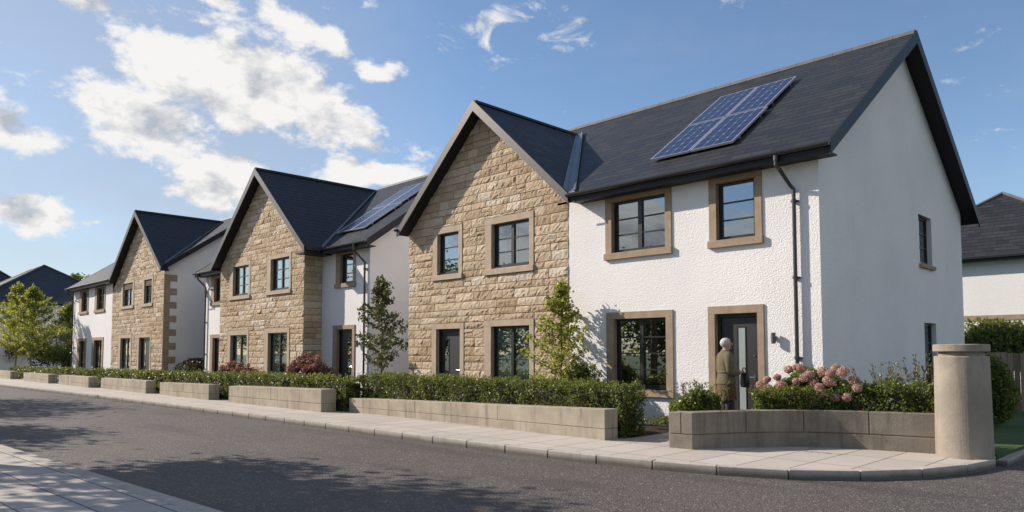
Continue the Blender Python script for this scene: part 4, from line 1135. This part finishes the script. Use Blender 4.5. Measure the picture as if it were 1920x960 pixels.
def person():
    P = thing('person', 'grey haired person in a belted olive jacket facing the dark front door', 'person', (-6.9, 12.62, .012))
    P.rotation_euler = (0, 0, R(-40)); P.scale = (1.03, 1.03, 1.03)
    nodes = [((0, 0, .96), .12)]; edges = []
    def add(p, r, par): nodes.append((p, r)); edges.append((par, len(nodes) - 1)); return len(nodes) - 1
    sp = add((0, -.01, 1.12), (.14, .10), 0); ch = add((0, -.015, 1.33), (.155, .11), sp); ub = add((0, -.01, 1.46), (.10, .08), ch)
    nk = add((0, .005, 1.535), .052, ub); h0 = add((.005, .02, 1.60), (.066, .078), nk); h1 = add((.008, .02, 1.68), (.076, .094), h0); h2 = add((.008, .012, 1.735), (.055, .07), h1)
    for s in (-1, 1):
        hip = add((s * .09, 0, .90), .088, 0); kn = add((s * .095, .015, .50), .056, hip); ak = add((s * .095, -.02, .09), .038, kn); add((s * .11, .13, .045), .034, ak)
        sh = add((s * .185, -.01, 1.44), .058, ub); el = add((s * .235, -.03, 1.16), .042, sh); wr = add((s * .115, .20, 1.12), .028, el); pm = add((s * .07, .265, 1.13), (.036, .022), wr)
        for k, (dx, dz, L) in enumerate(((-.018, .026, .036), (-.022, .009, .04), (-.022, -.009, .038), (-.018, -.026, .03))):
            b = add((s * (.07 + dx), .30, 1.13 + dz), .0095, pm); c = add((s * (.055 + dx), .30 + L, 1.128 + dz), .0085, b); add((s * (.032 + dx), .30 + L + .004, 1.12 + dz), .0075, c)
        b = add((s * .085, .285, 1.165), .010, pm); add((s * .075, .315, 1.18), .0085, b)
    def face(me):
        bm = bmesh.new(); bm.from_mesh(me)
        # nose, ears, brow, lips as shaped lumps grown from the head
        for c, rr in (((.008, .122, 1.655), (.013, .020, .024)), ((-.072, .018, 1.66), (.012, .022, .034)), ((.088, .018, 1.66), (.012, .022, .034)), ((.008, .103, 1.612), (.024, .010, .008)), ((.008, .100, 1.578), (.022, .014, .014)), ((-.024, .104, 1.68), (.013, .008, .008)), ((.04, .104, 1.68), (.013, .008, .008))):
            bmesh.ops.create_icosphere(bm, subdivisions=2, radius=1, matrix=Matrix.Translation(c) @ Matrix.Diagonal((*rr, 1)))
        bm.to_mesh(me); bm.free()
    skin_mesh('body', nodes, edges, 'skin', P, 0, 2, face)
    def rings(lv, n=40, pleat=0, close_top=False, wrinkle=.004, y=lambda z: 0):
        mb = MB(); V = []
        for i, (z, rx, ry) in enumerate(lv):
            for k in range(n):
                a = 2 * math.pi * k / n
                q = 1 + pleat * i / len(lv) * math.cos(a * 13 + z * 3) + wrinkle * 3 * math.sin(a * 5 + z * 31) + wrinkle * 2 * math.sin(a * 9 - z * 47)
                V.append((rx * q * math.cos(a), y(z) + ry * q * math.sin(a), z))
        F = [(i * n + k, i * n + (k + 1) % n, (i + 1) * n + (k + 1) % n, (i + 1) * n + k) for i in range(len(lv) - 1) for k in range(n)]
        if close_top: F.append(tuple((len(lv) - 1) * n + k for k in range(n)))
        mb.mesh(V, F); return mb
    def local(mb, name, mat, smooth=True, par=P):
        me = bpy.data.meshes.new(name); me.from_pydata(mb.v, [], mb.f); me.materials.append(M[mat])
        if smooth: me.polygons.foreach_set('use_smooth', [True] * len(me.polygons))
        o = bpy.data.objects.new(name, me); COL.objects.link(o); o.parent = par; return o
    jk = rings([(.925, .215, .165), (.93, .222, .17), (1.0, .212, .163), (1.08, .196, .15), (1.13, .185, .142), (1.16, .183, .14), (1.2, .188, .142), (1.28, .205, .148), (1.36, .218, .148), (1.43, .222, .135), (1.475, .202, .118), (1.505, .155, .10), (1.53, .10, .084), (1.55, .075, .072), (1.56, .07, .068)])
    for s in (-1, 1):
        pts = [(s * .13, -.01, 1.455), (s * .195, -.015, 1.43), (s * .225, -.022, 1.34), (s * .245, -.032, 1.23), (s * .248, -.035, 1.165), (s * .235, .01, 1.14), (s * .185, .10, 1.128), (s * .13, .185, 1.122), (s * .125, .192, 1.122)]
        jk.tube(pts, [.075, .088, .077, .066, .063, .06, .052, .045, .035], 16, cap=False)
    j = local(jk, 'jacket', 'olive_cloth'); sd = j.modifiers.new('Subdivision', 'SUBSURF'); sd.levels = 1; sd.render_levels = 1
    bl = rings([(1.125, .191, .148), (1.128, .194, .151), (1.165, .192, .149), (1.168, .188, .146)], wrinkle=.002); local(bl, 'belt', 'belt_cloth', par=j)
    cl = rings([(1.53, .066, .064), (1.56, .062, .06), (1.565, .056, .056)], wrinkle=0); local(cl, 'shirt_collar', 'cream_cloth')
    local(rings([(.64, .208, .178), (.74, .205, .172), (.84, .202, .162), (.93, .195, .152), (.99, .18, .14)][::-1], 120, .05), 'skirt', 'brown_cloth')
    lg = MB()
    for s in (-1, 1): lg.tube([(s * .09, 0, .8), (s * .095, .015, .5), (s * .095, -.015, .25), (s * .095, -.02, .1)], [.092, .066, .062, .05], 14)
    local(lg, 'stockings', 'dark_cloth')
    sh = MB()
    for s in (-1, 1): sh.tube([(s * .095, -.07, .04), (s * .096, -.03, .055), (s * .104, .06, .05), (s * .112, .14, .038), (s * .114, .185, .03)], [.03, .046, .044, .042, .02], 12)
    local(sh, 'shoes', 'dark_leather')
    # hair: thick cap over crown and back of the head
    bm = bmesh.new(); bmesh.ops.create_uvsphere(bm, u_segments=40, v_segments=28, radius=1)
    keep = []
    for v in bm.verts:
        x, y, z = v.co; w = 1 + .02 * math.sin(x * 21 + z * 13) + .02 * math.sin(z * 33 + y * 17)
        v.co = Vector((.008 + x * .086 * w, .004 + y * .104 * w, 1.682 + z * .093 * w))
    dl = [v for v in bm.verts if (v.co.y > .055 and v.co.z < 1.725) or (v.co.y > .03 and v.co.z < 1.69) or v.co.z < 1.605]
    bmesh.ops.delete(bm, geom=dl, context='VERTS')
    me = bpy.data.meshes.new('hair'); bm.to_mesh(me); bm.free(); me.materials.append(M['grey_hair']); me.polygons.foreach_set('use_smooth', [True] * len(me.polygons))
    o = bpy.data.objects.new('hair', me); COL.objects.link(o); o.parent = P
    # bag in the hands
    B = thing('handbag', 'small black handbag held in front by the person at the door', 'handbag', (-6.93, 12.60, .10)); B.rotation_euler = P.rotation_euler; B.scale = P.scale
    bg = MB(); V = []; n = 28
    for z, k in ((.78, .75), (.79, .92), (.86, 1.04), (.96, .98), (1.03, .8), (1.05, .6)):
        for q in range(n):
            a = 2 * math.pi * q / n; ca, sa = math.cos(a), math.sin(a)
            V.append((.10 + .14 * k * math.copysign(abs(ca) ** .6, ca), .36 + .055 * k * math.copysign(abs(sa) ** .6, sa), z))
    bg.mesh(V, [(i * n + k, i * n + (k + 1) % n, (i + 1) * n + (k + 1) % n, (i + 1) * n + k) for i in range(5) for k in range(n)] + [tuple(range(n))[::-1], tuple(5 * n + k for k in range(n))])
    local(bg, 'pouch', 'dark_leather', par=B)
    hd = MB(); hd.tube([(.10 + .09 * math.cos(t), .345, 1.03 + .11 * math.sin(t)) for t in np.linspace(0, math.pi, 13)], .009, 8); local(hd, 'strap', 'dark_leather', par=B)
person()

# ------------------------------------------------------------------ camera
F_PX, PITCH, YAW = 1355.0, R(3.2), R(45.1)
cam = bpy.data.cameras.new('camera'); co = bpy.data.objects.new('camera', cam); COL.objects.link(co)
cam.sensor_width = 36; cam.lens = F_PX / 1920 * 36; cam.shift_y = .05534; cam.clip_end = 3000
co.location = (0, 0, 1.55); co.rotation_euler = (R(90) + PITCH, 0, YAW); sc.camera = co

# ------------------------------------------------------------------ sky and sun
w = bpy.data.worlds.new('World'); sc.world = w; w.use_nodes = True
nt = NT(w.node_tree); nt.n.clear()
out = nt.node('ShaderNodeOutputWorld')
sky = nt.node('ShaderNodeTexSky', sky_type='NISHITA', sun_disc=False, sun_elevation=SUN_EL, sun_rotation=math.atan2(SUN.x, SUN.y), altitude=50, air_density=1.0, dust_density=.3, ozone_density=3.0)
bg = nt.node('ShaderNodeBackground'); bg.inputs['Strength'].default_value = .102
hs = nt.node('ShaderNodeHueSaturation'); hs.inputs['Saturation'].default_value = 1.0; nt.l.new(sky.outputs[0], hs.inputs['Color']); nt.l.new(hs.outputs[0], bg.inputs['Color'])
d = nt.vmath('NORMALIZE', nt.node('ShaderNodeTexCoord').outputs['Generated'])
fw = Vector((-math.sin(YAW) * math.cos(PITCH), math.cos(YAW) * math.cos(PITCH), math.sin(PITCH))); rt = Vector((math.cos(YAW), math.sin(YAW), 0)); upv = rt.cross(fw)
def bearing(x, y): return (fw + rt * ((x - 960) / F_PX) - upv * ((y - 586.2) / F_PX)).normalized()
# banks of cumulus: where each one stands in the sky (direction, half sizes in degrees, tilt)
BANKS = [(330, 95, 170, 62, 27, 1.0), (480, 170, 270, 105, 17, 1.15), (255, 225, 150, 66, 14, 1.08), (640, 235, 165, 56, 14, .95),
         (590, 60, 130, 42, 28, .85), (700, 125, 100, 42, 24, .85), (190, 12, 70, 22, 0, .75), (400, 6, 60, 18, 0, .7), (425, 335, 95, 72, 0, 1.05), (690, 325, 130, 46, 4, .9),
         (15, 235, 72, 50, 10, 1.0), (50, 405, 100, 46, 10, 1.0), (175, 418, 34, 14, 0, .6), (160, 484, 24, 9, 0, .5), (1885, 247, 26, 9, 0, .42), (820, 280, 40, 22, 0, .5), (120, 520, 60, 14, 8, .6)]
warp = nt.node('ShaderNodeTexNoise'); nt.l.new(d, warp.inputs['Vector']); warp.inputs['Scale'].default_value = 9; warp.inputs['Detail'].default_value = 3
dw = nt.vmath('ADD', d, nt.vmath('SCALE', nt.vmath('SUBTRACT', warp.outputs['Color'], (.5, .5, .5)), .055))
mask = None
items = [(bearing(x, y), a / F_PX, b / F_PX, an, wt, rt, upv) for x, y, a, b, an, wt in BANKS]
for az, el, a, b, wt in ((-120, 28, .32, .1, 1.0), (-60, 35, .3, .12, .9), (-20, 22, .25, .08, .9), (-150, 50, .3, .14, .9), (-95, 18, .3, .06, .9), (-127, 9, .4, .07, 1.1), (-112, 15, .2, .05, .9), (5, 30, .5, .22, 1.2), (45, 45, .4, .25, 1.1), (-35, 52, .4, .2, 1.1), (-10, 12, .6, .1, 1.1)):  # unseen banks added outside the view, for fill light and pane reflections
    c = Vector((math.cos(R(az)) * math.cos(R(el)), math.sin(R(az)) * math.cos(R(el)), math.sin(R(el))))
    e = Vector((-c.y, c.x, 0)).normalized(); items.append((c, a, b, 8, wt, e, c.cross(e)))
for c, a, b, an, wt, ex, ey in items:
    u0 = (ex - c * ex.dot(c)).normalized(); v0 = (ey - c * ey.dot(c)).normalized()
    u = u0 * math.cos(R(an)) - v0 * math.sin(R(an)); v = u0 * math.sin(R(an)) + v0 * math.cos(R(an))
    eu = nt.vmath('DOT_PRODUCT', dw, tuple(u / a)); ev = nt.vmath('DOT_PRODUCT', dw, tuple(v / b))
    e = nt.math('SQRT', nt.math('ADD', nt.math('MULTIPLY', eu, eu), nt.math('MULTIPLY', ev, ev)))
    m = nt.math('MULTIPLY', nt.math('SUBTRACT', 1.22, e), wt)
    m = nt.math('MULTIPLY', m, nt.math('GREATER_THAN', nt.vmath('DOT_PRODUCT', dw, tuple(c)), 0.0))
    mask = m if mask is None else nt.math('MAXIMUM', mask, m)
mask = nt.math('MAXIMUM', mask, -.6); mask = nt.math('MINIMUM', mask, .95)
SEED = (11.9, 4.4, 2.3)
sq = nt.vmath('ADD', nt.scale3(d, (1, 1, 1.7)), SEED)
n1 = nt.math('ADD', nt.math('MULTIPLY', nt.noise(sq, 11, 11, .64, .12), .8), nt.math('MULTIPLY', nt.noise(sq, 27, 8, .62, .3), .2))
off = nt.vmath('ADD', nt.scale3(nt.vmath('ADD', d, tuple(SUN * .022 + Vector((0, 0, .014)))), (1, 1, 1.7)), SEED); n2 = nt.noise(off, 11, 9, .6, .12)
n3 = nt.noise(sq, 11, 9, .6, .12)
dens = nt.math('ADD', nt.math('MULTIPLY', mask, .85), nt.math('MULTIPLY', nt.math('SUBTRACT', n1, .5), 2.7))
alpha = nt.ramp(dens, .28, .64)
wc = bearing(960, 62); wu = (rt - wc * rt.dot(wc)).normalized(); wv = (upv - wc * upv.dot(wc)).normalized()
wa, wb = nt.vmath('DOT_PRODUCT', d, tuple(wu / .155)), nt.vmath('DOT_PRODUCT', d, tuple(wv / .062))
wm = nt.ramp(nt.math('ADD', nt.math('MULTIPLY', wa, wa), nt.math('MULTIPLY', wb, wb)), .1, 1.3, 1, 0)
wm = nt.math('MULTIPLY', wm, nt.math('GREATER_THAN', nt.vmath('DOT_PRODUCT', d, tuple(wc)), 0.0))
wisp = nt.ramp(nt.math('ADD', nt.noise(nt.vmath('ADD', nt.scale3(d, (1, 1, 1.9)), (4.2, 1.1, 7.7)), 17, 10, .66, .5), nt.math('MULTIPLY', nt.math('SUBTRACT', wm, 1.0), .45)), .47, .68, 0, .85)
alpha = nt.math('MAXIMUM', alpha, wisp)
thin = nt.math('MULTIPLY', nt.ramp(nt.noise(nt.scale3(d, (1, 1, 3)), 2.2, 6, .6), .45, .8), .08)
vu = bearing(120, 420)
veil = nt.math('MULTIPLY', nt.ramp(nt.vmath('DOT_PRODUCT', d, tuple(vu)), .86, 1.0), nt.ramp(nt.noise(nt.scale3(d, (1, 1, 2.2)), 3.0, 5, .55), .2, .6, .38, .62))
hz = nt.node('ShaderNodeSeparateXYZ'); nt.l.new(d, hz.inputs[0])
veil = nt.math('MAXIMUM', veil, nt.ramp(hz.outputs[2], .02, .22, .35, 0))
relief = nt.math('MULTIPLY', nt.math('SUBTRACT', n3, n2), 5.2)
core = nt.ramp(dens, .55, 1.7, 0, .6)
lit = nt.math('SUBTRACT', nt.math('ADD', .94, relief), core, clamp=True)
ccol = nt.mix(lit, (.52, .55, .61), (1.0, .985, .965))
cb = nt.node('ShaderNodeBackground'); nt.l.new(ccol, cb.inputs['Color']); cb.inputs['Strength'].default_value = .62
mx = nt.node('ShaderNodeMixShader'); nt.l.new(nt.math('MAXIMUM', alpha, thin), mx.inputs[0])
vb = nt.node('ShaderNodeBackground'); vb.inputs['Color'].default_value = (.60, .645, .72, 1); vb.inputs['Strength'].default_value = .52
m2 = nt.node('ShaderNodeMixShader'); nt.l.new(veil, m2.inputs[0]); nt.l.new(bg.outputs[0], m2.inputs[1]); nt.l.new(vb.outputs[0], m2.inputs[2])
nt.l.new(m2.outputs[0], mx.inputs[1]); nt.l.new(cb.outputs[0], mx.inputs[2]); nt.l.new(mx.outputs[0], out.inputs[0])

sl = bpy.data.lights.new('sun', 'SUN'); so = bpy.data.objects.new('sun', sl); COL.objects.link(so)
sl.energy = 4.9; sl.angle = R(.5); sl.color = (1.0, .89, .78)
so.rotation_euler = (-SUN).to_track_quat('-Z', 'Y').to_euler(); so.location = SUN * 60

vs = sc.view_settings; vs.view_transform = 'Standard'; vs.look = 'None'; vs.exposure = .58; vs.gamma = 1; vs.use_curve_mapping = False
sc.render.engine = 'CYCLES'; cy = sc.cycles
cy.use_denoising = True; cy.max_bounces = 8; cy.diffuse_bounces = 3; cy.glossy_bounces = 4; cy.transparent_max_bounces = 12; cy.caustics_reflective = False; cy.caustics_refractive = False
cy.sample_clamp_indirect = 6
